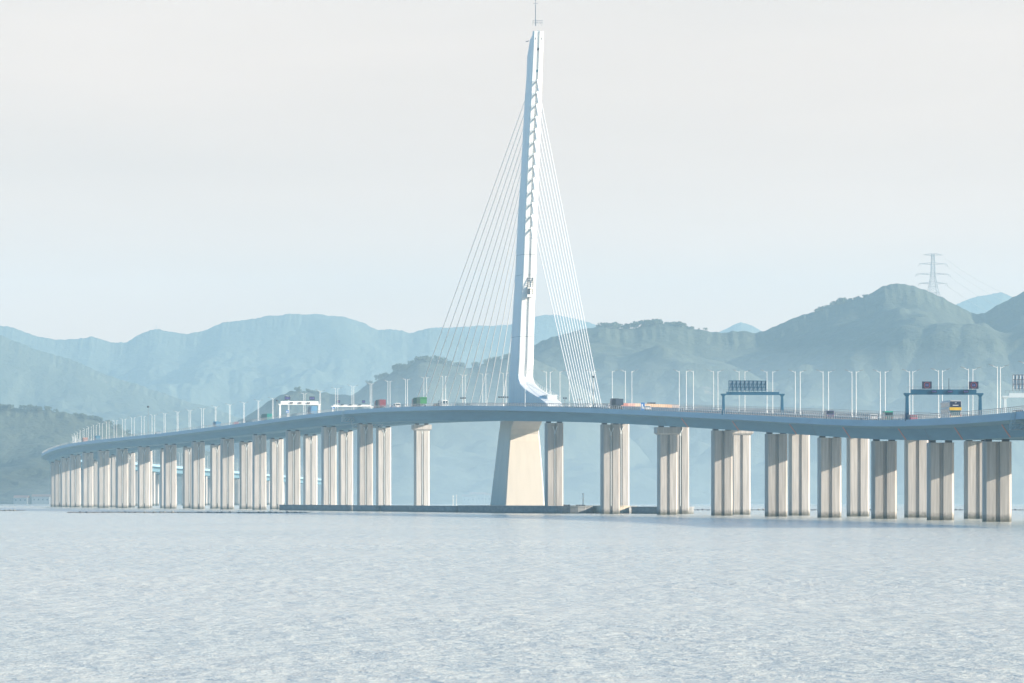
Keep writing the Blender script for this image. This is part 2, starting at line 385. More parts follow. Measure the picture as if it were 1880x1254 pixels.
# anchor housings stepping up the front face
anchors_y = [147+22.6*i for i in range(13)]
for y in anchors_y:
    mb = MB(); ww = hw(y)
    a_t = A(float(np.interp(y, cy, cx)), -ww); z1 = Z(y, a_t, 0)
    y2 = y - 17; a_u = A(float(np.interp(y2, cy, cx)), -hw(y2)); z0 = Z(y2, a_u, 0)
    # wedge: flush at the top, standing out at its foot, foot sloping up towards the middle
    mb.rings([[T3(a_t-.2,-ww+.3,z1-1.05),T3(a_t+.45,-ww+.3,z1-1.05),T3(a_t+.45,.1,z1-.25),T3(a_t-.2,.1,z1-.25)],
              [T3(a_t-.2,-ww+.3,z1-.75),T3(a_t+.45,-ww+.3,z1-.75),T3(a_t+.45,.1,z1+.05),T3(a_t-.2,.1,z1+.05)]])
    mb.tube([T3(a_t-.1,.15,z1+.2), T3(a_t+1.7,.15,z1-3.9)], .24, 8)
    o = sub(mb, 'anchor_housing', M['pipe']); o.parent = tower_parent
# head slot's inner shade painted teal, lamp box and round vents
mb = MB(); a0 = A(978.2,-1.9)
mb.add([T3(a0+.04,-.36,Z(142)),T3(a0+.04,.36,Z(142)),T3(a0+.04,.36,Z(68)),T3(a0+.04,-.36,Z(68))],[(0,1,2,3)])
mb = MB()
for z0, z1, nn in ((68,142,0),):
    aa0 = A(975.7,-hw(142)); aa1 = A(978.9,-hw(68))
    mb.rings([[T3(aa0-.3,-.41,Z(142)),T3(aa0+.03-.35,-.41,Z(142)),T3(aa0+.03-.35,.41,Z(142)),T3(aa0-.3,.41,Z(142))],
              [T3(aa1-.4,-.41,Z(68)),T3(aa1-.33,-.41,Z(68)),T3(aa1-.33,.41,Z(68)),T3(aa1-.4,.41,Z(68))]])
slot = sub(mb, 'slot_shade', mat('slot_shade_teal', (0.10,0.28,0.34), 0.2))
mb = MB()
def tb(mb, y0, y1, n0, n1, off0=-.1, off1=.3):
    for ya in ((y0+y1)/2,):
        a = A(float(np.interp(ya, cy, cx)), -hw(ya))
        mb.rings([[T3(a+off0,n0,Z(y1)),T3(a+off1,n0,Z(y1)),T3(a+off1,n1,Z(y1)),T3(a+off0,n1,Z(y1))],
                  [T3(a+off0,n0,Z(y0)),T3(a+off1,n0,Z(y0)),T3(a+off1,n1,Z(y0)),T3(a+off0,n1,Z(y0))]])
for q in ((99,103,-.5,.5,-.4,.25),(88.5,90.5,-1.2,-.85),(88.5,90.5,.95,1.3),(79,84,-1.15,-.95),(79,84,1.0,1.2)):
    mb = MB(); tb(mb, *q); sub(mb, 'vent', M['dark'])
# head railing and mast
mb = MB(); zt = Z(57); a1 = A(979.5,-1.8)
for a, n in ((a1-.1,-1.6),(a1-.1,1.6),(a1-2.2,-1.6),(a1-2.2,1.6),(a1-.1,0),(a1-2.2,0)):
    mb.bar(T3(a,n,zt-.2), T3(a,n,zt+1.5), .07)
for zz in (.75,1.5):
    c = [T3(a1-.1,-1.6,zt+zz),T3(a1-.1,1.6,zt+zz),T3(a1-2.2,1.6,zt+zz),T3(a1-2.2,-1.6,zt+zz)]
    for i in range(4): mb.bar(c[i], c[(i+1)%4], .05)
hr = sub(mb, 'head_railing', M['rail'])
mb = MB(); mb.tube([T3(a1-1.4,-.7,zt-.3), T3(a1-1.4,-.7,zt+7)], .16, 6); mb.tube([T3(a1-1.4,-.7,zt+7), T3(a1-1.4,-.7,Z(-14))], .09, 6)
mb.bar(T3(a1-1.4,-1.6,Z(18)), T3(a1-1.4,.2,Z(18)), .07); mb.bar(T3(a1-1.4,-.7,Z(4)), T3(a1-1.4,-.1,Z(4)), .07)
mb.tube([T3(a1-1.4,-.7,Z(13)), T3(a1-1.4,-.7,Z(11))], .22, 6)
mast = sub(mb, 'lightning_mast', M['rail'])
mb = MB(); ar = A(971,-2); mb.bar(T3(ar+.2,-2.0,Z(84)), T3(ar-2.6,-2.4,Z(84)), .14); arm = sub(mb, 'beacon_arm', M['dark'])
# service lift hanging on the front face
mb = MB()
a = A(956.5,-hw(530))+.1
for n in (-.55,1.35):
    for aa in (a+.2,a+1.7): mb.bar(T3(aa,n,Z(547)), T3(aa,n,Z(512)), .11)
for y in np.arange(514,547,3.4):
    mb.bar(T3(a+1.7,-.55,Z(y)), T3(a+1.7,1.35,Z(y)), .06); mb.bar(T3(a+.2,-.55,Z(y)), T3(a+1.7,-.55,Z(y+2)), .06)
lift = sub(mb, 'service_lift', M['dark'])
mb = MB()
def lb(y0,y1,n0,n1,b0,b1): mb.rings([[T3(a+b0,n0,Z(y1)),T3(a+b1,n0,Z(y1)),T3(a+b1,n1,Z(y1)),T3(a+b0,n1,Z(y1))],[T3(a+b0,n0,Z(y0)),T3(a+b1,n0,Z(y0)),T3(a+b1,n1,Z(y0)),T3(a+b0,n1,Z(y0))]])
lb(543,547.5,-.75,1.5,.0,2.0); lb(530,532,-.6,1.4,.0,1.9); lb(520,529,-.2,1.0,.2,1.3); lb(533,543,.35,.55,.2,1.72)
cage = sub(mb, 'lift_cabin', M['white'])
# painted ring joints round the shaft
mb = MB()
for y in (507, 619, 470):
    rr = []
    for yy in (y+.25, y-.25):
        w = hw(yy)+.04; af = A(float(np.interp(yy,cy,cx)),-hw(yy))+.04; ab = A(float(np.interp(yy,ly,lx)),-hw(yy))-.04
        rr.append([T3(ab,-w,Z(yy)),T3(af-.35,-w,Z(yy)),T3(af,-w+.35,Z(yy)),T3(af,-.45,Z(yy)),T3(af-.3,-.45,Z(yy)),T3(af-.3,.45,Z(yy)),T3(af,.45,Z(yy)),T3(af,w-.35,Z(yy)),T3(af-.35,w,Z(yy)),T3(ab,w,Z(yy))])
    mb.rings(rr)
joint = sub(mb, 'ring_joint', M['rail'])
# steps and cabin on the foot
mb = MB()
for y in np.arange(704, 738, 2.6):
    af = A(float(np.interp(y,cy,cx)), -2.9)
    for n in (-1.2, 2.6):
        mb.bar(T3(af-.1,n,Z(y)-.1), T3(af-.1,n,Z(y)+1.1), .05)
    mb.bar(T3(af-.1,-1.2,Z(y)+.05), T3(af-.1,2.6,Z(y)+.05), .09)
pts = [float(y) for y in np.arange(704,738,2.6)]
for n in (-1.2,2.6):
    mb.tube([T3(A(float(np.interp(y,cy,cx)),-2.9)-.1, n, Z(y)+1.1) for y in pts], .05, 4)
steps = sub(mb, 'stair_railing', M['pipe'])
mb = MB()
ac = A(1000,-1.0); w0 = H(S_T-30)-.5
mb.rings([[T3(ac-5,-.4,w0),T3(ac+2,-.4,w0),T3(ac+2,2.8,w0),T3(ac-5,2.8,w0)],[T3(ac-5,-.4,w0+4.0),T3(ac+2,-.4,w0+4.0),T3(ac+2,2.8,w0+4.0),T3(ac-5,2.8,w0+4.0)]])
mb.rings([[T3(ac-5.2,-.6,w0+4.0),T3(ac+2.3,-.6,w0+4.0),T3(ac+2.3,3,w0+4.0),T3(ac-5.2,3,w0+4.0)],[T3(ac-5.2,-.6,w0+4.3),T3(ac+2.3,-.6,w0+4.3),T3(ac+2.3,3,w0+4.3),T3(ac-5.2,3,w0+4.3)]])
cabin = sub(mb, 'access_cabin', M['tower'])
bpy.data.objects.remove(tower)
tower = shaft; tower.name = 'tower'; tower.parent = bridge
tower.location = (-bridge.location.x, -bridge.location.y, 0)
for o in list(bpy.data.objects):
    if o.parent is None and o.type == 'MESH' and o.name.split('.')[0] in ('foot','lower_leg','neck','anchor_housing','slot_shade','vent','head_railing','lightning_mast','beacon_arm','service_lift','lift_cabin','ring_joint','stair_railing','access_cabin'):
        o.parent = tower

# ------------------------------------------------------------------ stay cables
for i in range(12):
    ya = 139 + 23.0*i
    if True:                                                     # main-span side, wide fan
        xl = 759 + (922-759)*i/11
        s = at(xl, 11.5); e = pt(s, 11.5, H(s)-.2)
        ab = (A(float(np.interp(ya,ly,lx)), -2) + A(float(np.interp(ya,cy,cx)), -2))/2
        ya2 = 137 + 22.8*i + 6*(i/11)
        mb = MB(); mb.tube([e, T3(ab, 0, Z(ya2, ab))], .15, 6)
        mb.build('stay_cable', M['cable'], bridge, world=True)
        mb = MB(); mb.tube([e, tuple(Vector(e).lerp(Vector(T3(ab,0,Z(ya2,ab))), .03))], .24, 6)
        mb.build('cable_sleeve', M['white'], col.objects[-1] if False else bpy.data.objects[-1] if False else None) if False else None
    xr = 1104.5 - (1104.5-1056)*i/11                             # back stays, tight fan
    s = at(xr, 11.5); e = pt(s, 11.5, H(s)-.2)
    yr = 147 + 22.6*i
    af = A(float(np.interp(yr,cy,cx)), -hw(yr))
    mb = MB(); mb.tube([e, T3(af+.3, 0, Z(yr, af))], .15, 6)
    mb.build('stay_cable', M['cable'], bridge, world=True)

# ------------------------------------------------------------------ pier protection in the water
def fender(x0, x1, t0, t1, z1, label, material=None, round_end=True, parts=False):
    s0, s1 = at(x1, t0), at(x0, t0)              # s0 nearer the camera
    s0, s1 = min(s0,s1), max(s0,s1)
    c = pt((s0+s1)/2, (t0+t1)/2, 0); rz = heading((s0+s1)/2)
    Lh, Wh = (s1-s0)/2, (t1-t0)/2
    root = empty('pier_fender', (c[0],c[1],0), rz, label, 'pier fender', 'concrete fenders around the navigation span piers')
    def outline(W, L_):
        if not round_end: return [(-W,-L_),(W,-L_),(W,L_),(-W,L_)]
        p = []
        for i in range(9): a = math.pi + math.pi*i/8; p.append((W*math.cos(a), -L_+W + W*math.sin(a)))
        for i in range(9): a = math.pi*i/8; p.append((W*math.cos(a), L_-W + W*math.sin(a)))
        return p
    mb = MB(); mb.prism(outline(Wh,Lh), -2.5, z1-.35); mb.build('fender_wall', material or M['fender'], root, fix=True)
    mb = MB(); mb.prism(outline(Wh+.2,Lh+.2), z1-.35, z1); mb.build('coping', material or M['fender'], root, fix=True)
    return root
fl = [(512,575,'leftmost long dark concrete fender in the water under the piers'),
      (575,643,'dark concrete fender, second from the left end of the row'),
      (646,688,'concrete fender with sunlit rounded end left of the tower leg'),
      (696,752,'low concrete fender between the sunlit rounded one and the capped pier'),
      (750,834,'dark concrete fender below the capped pier left of the tower leg')]
for (x0, x1, lb_), (ta, tb_) in zip(fl, ((-8.4,-6.9),(-8.8,-6.6),(-9.4,-5.2),(-7.0,-3.0),(-8.6,-6.0))): fender(x0, x1, ta, tb_, 2.35, lb_)
fender(820, 985, -9.2, 30, 2.5, 'broad dark concrete platform carrying the cream tower leg')
fender(985, 1026, -6.5, 6.5, 2.5, 'rounded sunlit concrete fender just right of the tower leg')
fender(1040, 1112, 7, 16, 2.6, 'pale sunlit concrete fender with dark rubber blocks right of the tower', M['fender_pale'])
fender(1150, 1206, 16, 30, 2.3, 'grey rounded concrete fender behind the pier with hammerhead cap')
for x, lb_ in ((1038,'left one of two dark rubber fender stacks by the pale concrete wall'),(1066,'right one of two dark rubber fender stacks by the pale concrete wall')):
    s = at(x, 5.5); c = pt(s, 5.5, 0); r = empty('rubber_fender', (c[0],c[1],0), heading(s), lb_, 'rubber fender', 'rubber fender stacks')
    mb = MB(); mb.box(-.7,.7,-.6,.6,-1,.5); mb.build('base', M['dark'], r)
    for k in range(3):
        mb = MB(); mb.box(-1.5+1.1*k,-.7+1.1*k,-.55,.55,.0,2.9); mb.build('rubber_block', M['dark'], r)
def beacon(x, t, h, label, w=.22):
    s = at(x, t); c = pt(s, t, 2.4); r = empty('navigation_beacon', c, 0, label, 'beacon')
    mb = MB(); mb.tube([(0,0,0),(0,0,h)], w, 8, w*.5); mb.build('post', M['white'], r)
    mb = MB(); mb.prism(circle(w*2.2,8), h*.62, h*.66); mb.prism(circle(w*1.4,8), h, h+.5); mb.build('lantern', M['white'], r)
beacon(1070.5, 12, 3.8, 'small white navigation beacon on the pale fender right of the tower', .25)
beacon(831.5, -4, 3.1, 'white post on the dark fender left of the tower leg', .14)
beacon(838, -4, 3.4, 'thin grey post just right of the white post on the dark fender', .1)

# ------------------------------------------------------------------ street lamps
def make_lamp(arm_dir):
    r = empty('street_lamp'); hgt = 12.3
    mb = MB(); mb.tube([(0,0,-.6),(0,0,hgt)], .11, 8, .07); mb.tube([(0,0,-.6),(0,0,.9)], .24, 8, .22); mb.build('pole', M['white'], r)
    mb = MB(); mb.tube([(0,0,hgt-.3),(arm_dir*.5,0,hgt-.1),(arm_dir*1.0,0,hgt+.12)], .06, 6, .045)
    mb.build('arm', M['white'], r)
    mb = MB(); mb.rings([[(arm_dir*a, b, hgt+.12+ (a-1.0)*.3 + c) for b, c in ((-w,0),(w,0),(w*.7,.13),(-w*.7,.13))] for a, w in ((.95,.12),(1.2,.2),(1.75,.2),(1.95,.1))])
    mb.build('lamp_head', M['lamp_head'], r, fix=True)
    return r
lampL, lampR = make_lamp(-1), make_lamp(1)
ORD = ['','first','second','third','fourth','fifth','sixth','seventh','eighth','ninth','tenth','eleventh','twelfth','thirteenth','fourteenth','fifteenth','sixteenth','seventeenth','eighteenth','nineteenth','twentieth']
def ordw(n):
    if n <= 20: return ORD[n]
    tens = {2:'twenty',3:'thirty',4:'forty',5:'fifty',6:'sixty'}[n//10]
    if n % 10 == 0: return tens[:-1]+'ieth'
    return tens+' '+ORD[n % 10]
first_used = set()
def place_lamp(s, t, side, label, group):
    src = lampL if side == 'L' else lampR
    r = copy_tree(src) if side in first_used else src; first_used.add(side)
    r.location = pt(s, t, H(s)-.3); r.rotation_euler = (0,0,heading(s)); tag(r, label, 'street lamp', group)
TL_, TR_ = 10.7, 12.3                       # two rows back to back in the median
RL = [1003,1045,1084,1148,1247,1273,1310,1357,1408,1460,1511,1564,1616,1670,1723,1778,1831,1886]
RR = [1010,1028,1090,1124,1160,1260,1318,1367.5,1418.5,1469,1521,1571.7,1625,1675.6,1730,1786,1836.5,1893]
LL = [924,886,849,812.7,778,744.5,712,679.5,646,616,587,557,529,500,473.5,447,421,395,370,347,325,301,279]
LR = [929,892,854,818,783,748,716,682.5,649.5,620,588.5,560,530.5,501.5,475,448.5,422.5,396.5,373.5,350,327,303.5,284]
for side, rows in (('L', (RL, LL)), ('R', (RR, LR))):
    t = TL_ if side == 'L' else TR_
    arm_ = 'left' if side == 'L' else 'right'
    for lst, where in zip(rows, ('right','left')):
        for n, u in enumerate(lst, 1):
            place_lamp(at(u, t), t, side, 'white street lamp with arm pointing %s, %s such lamp %s of tower' % (arm_, ordw(n), where), 'street lamps along the bridge')
    s = at(rows[1][-1], t) + 37.5
    while s < S_END-20:
        if s < 2560: place_lamp(s, t, side, 'white street lamp crowded at the left end of the bridge', 'street lamps at the bend')
        else: place_lamp(s, t, side, 'white street lamp on the far low viaduct seen between the left piers', 'street lamps beyond the bend')
        s += 37.5
place_lamp(at(964, -7.9), -7.9, 'R', 'white street lamp whose arm crosses the lit tower foot', 'street lamps along the bridge')

# ------------------------------------------------------------------ sign gantries
def gantry(x, t0, beam_dz, m, label, signs, beam_h=1.1, width=16.9, small=True, panel=None, mast=None, steps_=False):
    s = at(x, t0); zb = H(s); c = pt(s, t0, zb-.3)
    r = empty('sign_gantry', c, heading(s), label, 'sign gantry')
    for xx in (0, width):
        mb = MB(); mb.rings([[(xx+a*.42,b*.42,0) for a,b in ((-1,-1),(1,-1),(1,1),(-1,1))],[(xx+a*.30,b*.30,beam_dz*.93) for a,b in ((-1,-1),(1,-1),(1,1),(-1,1))],[(xx+a*.62,b*.4,beam_dz) for a,b in ((-1,-1),(1,-1),(1,1),(-1,1))]])
        mb.build('leg', m, r, fix=True)
    mb = MB(); mb.box(-.7, width+.7, -.45, .45, beam_dz, beam_dz+.38)
    mb.box(.9 if steps_ else .3, width-.9 if steps_ else width-.3, -.4, .4, beam_dz+.38, beam_dz+beam_h)
    mb.build('beam', m, r)
    mb = MB()
    for k in range(int(width)+1): mb.bar((k*1.0,-.42,beam_dz+beam_h),(k*1.0,-.42,beam_dz+beam_h+.55),.03) if small else None
    if small:
        mb.bar((0,-.42,beam_dz+beam_h+.55),(width,-.42,beam_dz+beam_h+.55),.03); mb.build('handrail', M['rail'], r)
    for (u0, u1, z0, z1, kind) in signs:
        mb = MB(); mb.box(u0, u1, -.75, -.47, z0, z1); sg = mb.build('matrix_sign', M['screen'], r)
        cxx, czz = (u0+u1)/2, (z0+z1)/2
        if kind == 'ring':
            g = MB(); R_ = (z1-z0)*.40
            for k in range(20):
                a0, a1 = 2*math.pi*k/20, 2*math.pi*(k+1)/20
                g.bar((cxx+R_*math.cos(a0),-.79,czz+R_*math.sin(a0)),(cxx+R_*math.cos(a1),-.79,czz+R_*math.sin(a1)),.025)
            g.build('red_ring', M['led'], sg)
            for q in (-.2, .2):
                g = MB(); g.box(cxx+q-.12,cxx+q+.12,-.80,-.76,czz-.2,czz+.2); g.build('digit', M['digit'], sg)
        elif kind == 'digits':
            w = u1-u0
            for k in range(3):
                g = MB(); g.box(u0+w*(.15+.27*k), u0+w*(.30+.27*k), -.80,-.76, z0+(z1-z0)*.25, z0+(z1-z0)*.75); g.build('digit', M['digit'], sg)
    if panel:
        u0,u1,z0,z1,pm = panel
        mb = MB(); mb.box(u0,u1,-.60,-.52,z0,z1); pb = mb.build('sign_panel', pm, r)
        g = MB()
        for k in np.arange(u0, u1+.01, (u1-u0)/9): g.bar((k,-.66,z0-.4),(k,-.66,z1),.09)
        for k in np.arange(z0, z1+.01, (z1-z0)/3): g.bar((u0,-.66,k),(u1,-.66,k),.08)
        for k in range(9):
            a0 = u0+(u1-u0)*k/9; a1 = u0+(u1-u0)*(k+1)/9; g.bar((a0,-.64,z0),(a1,-.64,z1),.05)
        g.build('sign_frame', M['gantry_blue'] if pm != M['gantry_pale'] else M['rail'], r)
    if mast:
        mb = MB(); mb.tube([(mast,0,beam_dz+beam_h),(mast,0,beam_dz+beam_h+2.6)], .09, 6, .06); mb.build('mast', M['dark'], r)
    return r
gantry(1665, -8.2, 6.0, M['gantry_blue'], 'blue sign gantry with two dark displays showing red rings above the yellow coach',
       [(3.4,5.6,7.35,9.0,'ring'),(14.2,16.4,7.35,9.0,'ring'),(5.6,6.8,6.45,7.0,'digits'),(9.3,10.5,6.45,7.0,'digits'),(12.9,14.1,6.45,7.0,'digits')], beam_h=1.2, mast=9.7, steps_=True)
gantry(1328, -8.2, 5.6, M['gantry_blue'], 'blue sign gantry carrying the back of a wide framed signboard', [], beam_h=.9, panel=(1.4,12.2,6.9,9.6,mat('sign_back', (0.14,0.22,0.30), 0.5)), steps_=True)
gantry(1845, 14.8, 5.4, M['gantry_pale'], 'pale sign gantry cut off by the right edge with a grey board', [], beam_h=1.0, panel=(1.7,9.0,7.4,10.6,M['gantry_pale']), steps_=True)
gantry(514, -8.2, 6.0, M['white'], 'white sign gantry with two violet displays and a solid beam, far left of tower',
       [(1.9,4.3,8.0,9.5,'digits'),(12.6,14.9,8.0,9.5,'digits'),(4.2,5.5,6.5,7.0,None),(7.9,9.2,6.5,7.0,None),(11.6,12.9,6.5,7.0,None)], beam_h=1.5)
gantry(611, 14.8, 5.2, M['white'], 'white sign gantry with thin beam and two small dark displays, near left of tower',
       [(1.6,3.0,6.9,8.0,'digits'),(12.6,13.9,6.9,8.0,'digits'),(3.4,4.6,5.9,6.2,None),(7.0,8.5,5.9,6.2,None),(11.0,12.3,5.9,6.2,None)], beam_h=.9)

# ------------------------------------------------------------------ inspection gantries hanging under the near deck
def truss_beam(mb, p, q, h, n, w=1.4, t=.07):
    p, q = Vector(p), Vector(q); up_ = Vector((0,0,h))
    for yy in (-w/2, w/2):
        o = Vector((0,yy,0))
        mb.bar(p+o, q+o, t*1.3); mb.bar(p+o+up_, q+o+up_, t*1.3)
        for k in range(n):
            a = p.lerp(q, k/n)+o; b = p.lerp(q, (k+1)/n)+o
            mb.bar(a, a+up_, t); mb.bar(a, b+up_, t)
            if k == n-1: mb.bar(b, b+up_, t)
    for k in range(n+1):
        a = p.lerp(q, k/n); mb.bar(a+Vector((0,-w/2,0)), a+Vector((0,w/2,0)), t)
def inspection(x, label, size=1.0, side=True):
    s = at(x, -9.3); h = H(s); dd = depth(s)
    r = empty('inspection_gantry', pt(s, 0, h-dd-2.0), heading(s), label, 'inspection gantry', 'inspection gantries hung from the deck')
    z0 = dd+2.0
    mb = MB(); truss_beam(mb, (-9.4,0,z0-4.3*size), (-4.6,0,z0-4.3*size), 1.6*size, 4); 
    truss_beam(mb, (-4.9,0,.2), (-4.9+(12 if side else 3),0,.2), 1.3, 9 if side else 3); mb.build('platform', M['truss'], r)
    for xx in (-9.2,-8.6): 
        for yy in (-.7,.7): mb = MB(); mb.bar((xx,yy,z0-4.3*size),(xx,yy,z0+.3),.07); mb.build('hanger', M['truss'], r)
    for yy in (-.7,.7): mb = MB(); mb.bar((-5.0,yy,.2),(-5.8,yy,z0-2.9*size),.09); mb.build('hanger', M['truss'], r)
    if side:
        mb = MB(); mb.box(-9.5,-4.7,-.8,.8,z0-4.45*size,z0-4.37*size); mb.box(-4.9,7,-.8,.8,.05,.13); mb.build('floor_plate', M['truss'], r)
inspection(628, 'lattice inspection gantry under the deck left of the tower')
inspection(1856, 'lattice inspection gantry hanging at the right edge', .8)

# ------------------------------------------------------------------ traffic
def wheel_set(r, xs, ys, rad=.5, wd=.3):
    first = None
    for y in ys:
        for x in xs:
            if first is None:
                mb = MB(); k = 14
                mb.rings([[(sx*wd/2, rad*math.cos(2*math.pi*i/k), rad*math.sin(2*math.pi*i/k)) for i in range(k)] for sx in (-1,1)])
                w = mb.build('wheel', M['rubber'], r, fix=True); first = w
            else:
                w = first.copy(); col.objects.link(w); w.parent = r
            w.location = (x, y, rad)
def on_road(name, x, t, label, cat, group, flip=False):
    s = at(x, t); r = empty(name, pt(s, t, H(s)-.3), heading(s) + (math.pi if flip else 0), label, cat, group); return r
VG = 'vehicles crossing the bridge'
def car(x, t, color, label, flip=False, van=False, name=None, cat=None):
    m = paint('car_paint', color, .3)
    r = on_road(name or ('van' if van else 'car'), x, t, label, cat or ('van' if van else 'car'), VG, flip)
    Lc, Wc, Hc = (5.0,1.9,2.1) if van else (4.5,1.8,1.45)
    b = [(-Lc/2,.35),(Lc/2,.35),(Lc/2,.8),(Lc/2-.9,.95),(Lc/2-1.5,Hc),(-Lc/2+.5,Hc),(-Lc/2+(.05 if van else .3),1.0),(-Lc/2,.9)] if not van else \
        [(-Lc/2,.35),(Lc/2,.35),(Lc/2,.95),(Lc/2-.6,1.2),(Lc/2-1.2,Hc),(-Lc/2+.1,Hc),(-Lc/2,1.2)]
    mb = MB(); mb.ext(b, 'x', -Wc/2, Wc/2); mb.build('body', m, r, fix=True)
    g = MB(); zz0, zz1 = (1.15,Hc-.2) if van else (.95,Hc-.12)
    g.box(-Wc/2-.02, Wc/2+.02, -Lc/2+.7, Lc/2-1.5, zz0, zz1); g.build('side_window', M['glass'], r)
    g = MB(); g.box(-Wc/2+.15, Wc/2-.15, -Lc/2+(.02 if van else .28), -Lc/2+.6, zz0, zz1); g.build('rear_window', M['glass'], r)
    g = MB(); g.add([(-.75,Lc/2-1.38,Hc-.12),(.75,Lc/2-1.38,Hc-.12),(.8,Lc/2-.78,1.02+.2*van),(-.8,Lc/2-.78,1.02+.2*van)],[(0,1,2,3)]); g.build('windscreen', M['glass'], r)
    for sx in (-.7,.7):
        g = MB(); g.box(sx-.15,sx+.15,Lc/2-.03,Lc/2+.03,.6,.8); g.build('headlight', M['white'], r)
        g = MB(); g.box(sx-.15,sx+.15,-Lc/2-.03,-Lc/2+.03,.7,.9); g.build('tail_light', M['led_off'], r)
    wheel_set(r, (-Wc/2+.1,Wc/2-.1), (-Lc/2+.85,Lc/2-.9), .33, .22)
    return r
M['led_off'] = mat('tail_lens', (0.4,0.02,0.02), .3)
def truck(x, t, cab, cont, label, flip=False, L_=12.2, tall=2.6, cont2=None, name='container_truck'):
    r = on_road(name, x, t, label, 'truck', VG, flip)
    m = paint('container_paint', cont); mc = paint('cab_paint', cab, .3)
    mb = MB(); mb.box(-1.2,1.2,-L_/2,L_/2,1.35,1.35+tall)
    k = -L_/2+.3
    while k < L_/2-.3:
        for sx in (-1,1): mb.box(sx*1.215-.035,sx*1.215+.035,k,k+.14,1.45,1.25+tall)
        k += .42
    mb.build('container', m, r)
    if cont2:
        mb = MB(); mb.box(-1.26,1.26,-L_/2-.02,0,1.33,1.40+tall); mb.build('container', paint('container_paint', cont2), r)
    mb = MB(); mb.box(-.5,.5,-L_/2+.2,L_/2+3,.95,1.33); mb.build('chassis', M['dark'], r)
    mb = MB(); y0 = L_/2+.5
    mb.ext([(y0,.6),(y0+2.2,.6),(y0+2.3,1.9),(y0+1.9,3.3),(y0+.9,3.6),(y0,3.6)], 'x', -1.2, 1.2); mb.build('cab', mc, r, fix=True)
    g = MB(); g.add([(-1.05,y0+2.33,2.0),(1.05,y0+2.33,2.0),(1.05,y0+1.96,3.2),(-1.05,y0+1.96,3.2)],[(0,1,2,3)]); g.box(-1.22,1.22,y0+.8,y0+1.7,2.1,2.9); g.build('cab_window', M['glass'], r)
    wheel_set(r, (-1.0,1.0), (-L_/2+1.2,-L_/2+2.5,L_/2-1.5,L_/2+1.6), .5, .4)
    return r
# double-deck coach, seen from behind
def coach(x, t, label):
    r = on_road('coach', x, t, label, 'coach', VG)
    body = paint('coach_silver', (0.50,0.52,0.55), .35); yl = paint('coach_yellow', (0.85,0.52,0.03), .35); navy = mat('coach_dark_glass', (0.012,0.02,0.07), .15)
    W_, L_, H_ = 1.27, 12.0, 4.35
    mb = MB(); sec_ = [(-W_,.45),(W_,.45),(W_,H_-.35),(W_-.25,H_),(-W_+.25,H_),(-W_,H_-.35)]
    mb.ext(sec_, 'y', -L_/2, L_/2); mb.build('body', body, r, fix=True)
    mb = MB(); mb.box(-W_+.12,W_-.12,-L_/2-.05,-L_/2+.02,2.85,4.1); mb.build('upper_window', navy, r)
    mb = MB(); mb.box(-W_,W_,-L_/2-.07,-L_/2+.4,2.2,2.83); mb.build('yellow_band', yl, r)
    mb = MB(); mb.ext([(-W_+.15,2.17),(W_-.15,2.17),(W_-.3,1.25),(W_-.6,1.05),(-W_+.6,1.05),(-W_+.3,1.25)],'y',-L_/2-.05,-L_/2+.02); mb.build('lower_window', mat('coach_teal_glass', (0.03,0.10,0.13), .15), r, fix=True)
    mb = MB(); mb.box(-W_+.02,W_-.02,-L_/2-.04,-L_/2+.01,.5,1.03); mb.build('bumper', paint('coach_cream', (0.75,0.66,0.48)), r)
    mb = MB(); mb.box(-.6,.6,-L_/2-.08,-L_/2-.04,3.2,3.33); mb.box(-.15,.2,-L_/2-.08,-L_/2-.04,3.75,3.83); mb.build('lettering', M['white'], r)
    for z0, z1 in ((3.0,3.95),(1.55,2.45)):
        for k in range(7):
            g = MB(); g.box(-W_-.02,W_+.02,-L_/2+.7+k*1.55,-L_/2+2.1+k*1.55,z0,z1); g.build('side_window', M['glass'], r)
    for sx in (-1.05,1.05):
        g = MB(); g.box(sx-.1,sx+.1,-L_/2-.09,-L_/2-.03,.9,1.35); g.build('tail_light', M['led_off'], r)
    wheel_set(r, (-1.05,1.05), (-3.6,4.2), .5, .35)
    r.scale = (1.08, 1.0, 1.06)
coach(1746, 1.5, 'silver double deck coach with a yellow band and dark rear windows under blue gantry')
car(1629, -2, (0.03,0.10,0.10), 'dark minibus with a bright green roof left of the blue gantry', van=True, name='minibus', cat='minibus')
mb = MB(); mb.box(-.98,.98,-2.5,1.3,2.1,2.35); mb.build('roof', paint('green_roof',(0.02,0.38,0.25)), [o for o in bpy.data.objects if o.name=='minibus'][0])
car(1602, 1, (0.75,0.78,0.8), 'white car just left of the green roofed minibus')
car(1521, -2, (0.05,0.04,0.12), 'small dark purple car alone between blue gantries', van=True)
car(1675, 2, (0.45,0.04,0.10), 'red car beside left leg of the blue ring gantry')
car(1868, 0, (0.15,0.20,0.24), 'grey car near the right edge under the pale gantry')
s_a, s_b = at(1247, 4.0), at(1136, 4.0)
bar = empty('median_barrier', pt((s_a+s_b)/2, 4.0, H((s_a+s_b)/2)-.3), 0, 'long low barrier of pink and tan panels on the deck beside the blue sign', 'barrier')
cols = [mat('panel_tan',(0.38,0.27,0.20),.8), mat('panel_grey',(0.25,0.23,0.24),.8), mat('panel_sand',(0.42,0.31,0.22),.8), mat('panel_peach',(0.45,0.34,0.27),.8), mat('panel_red',(0.32,0.14,0.13),.8), mat('panel_pink',(0.40,0.25,0.23),.8)]
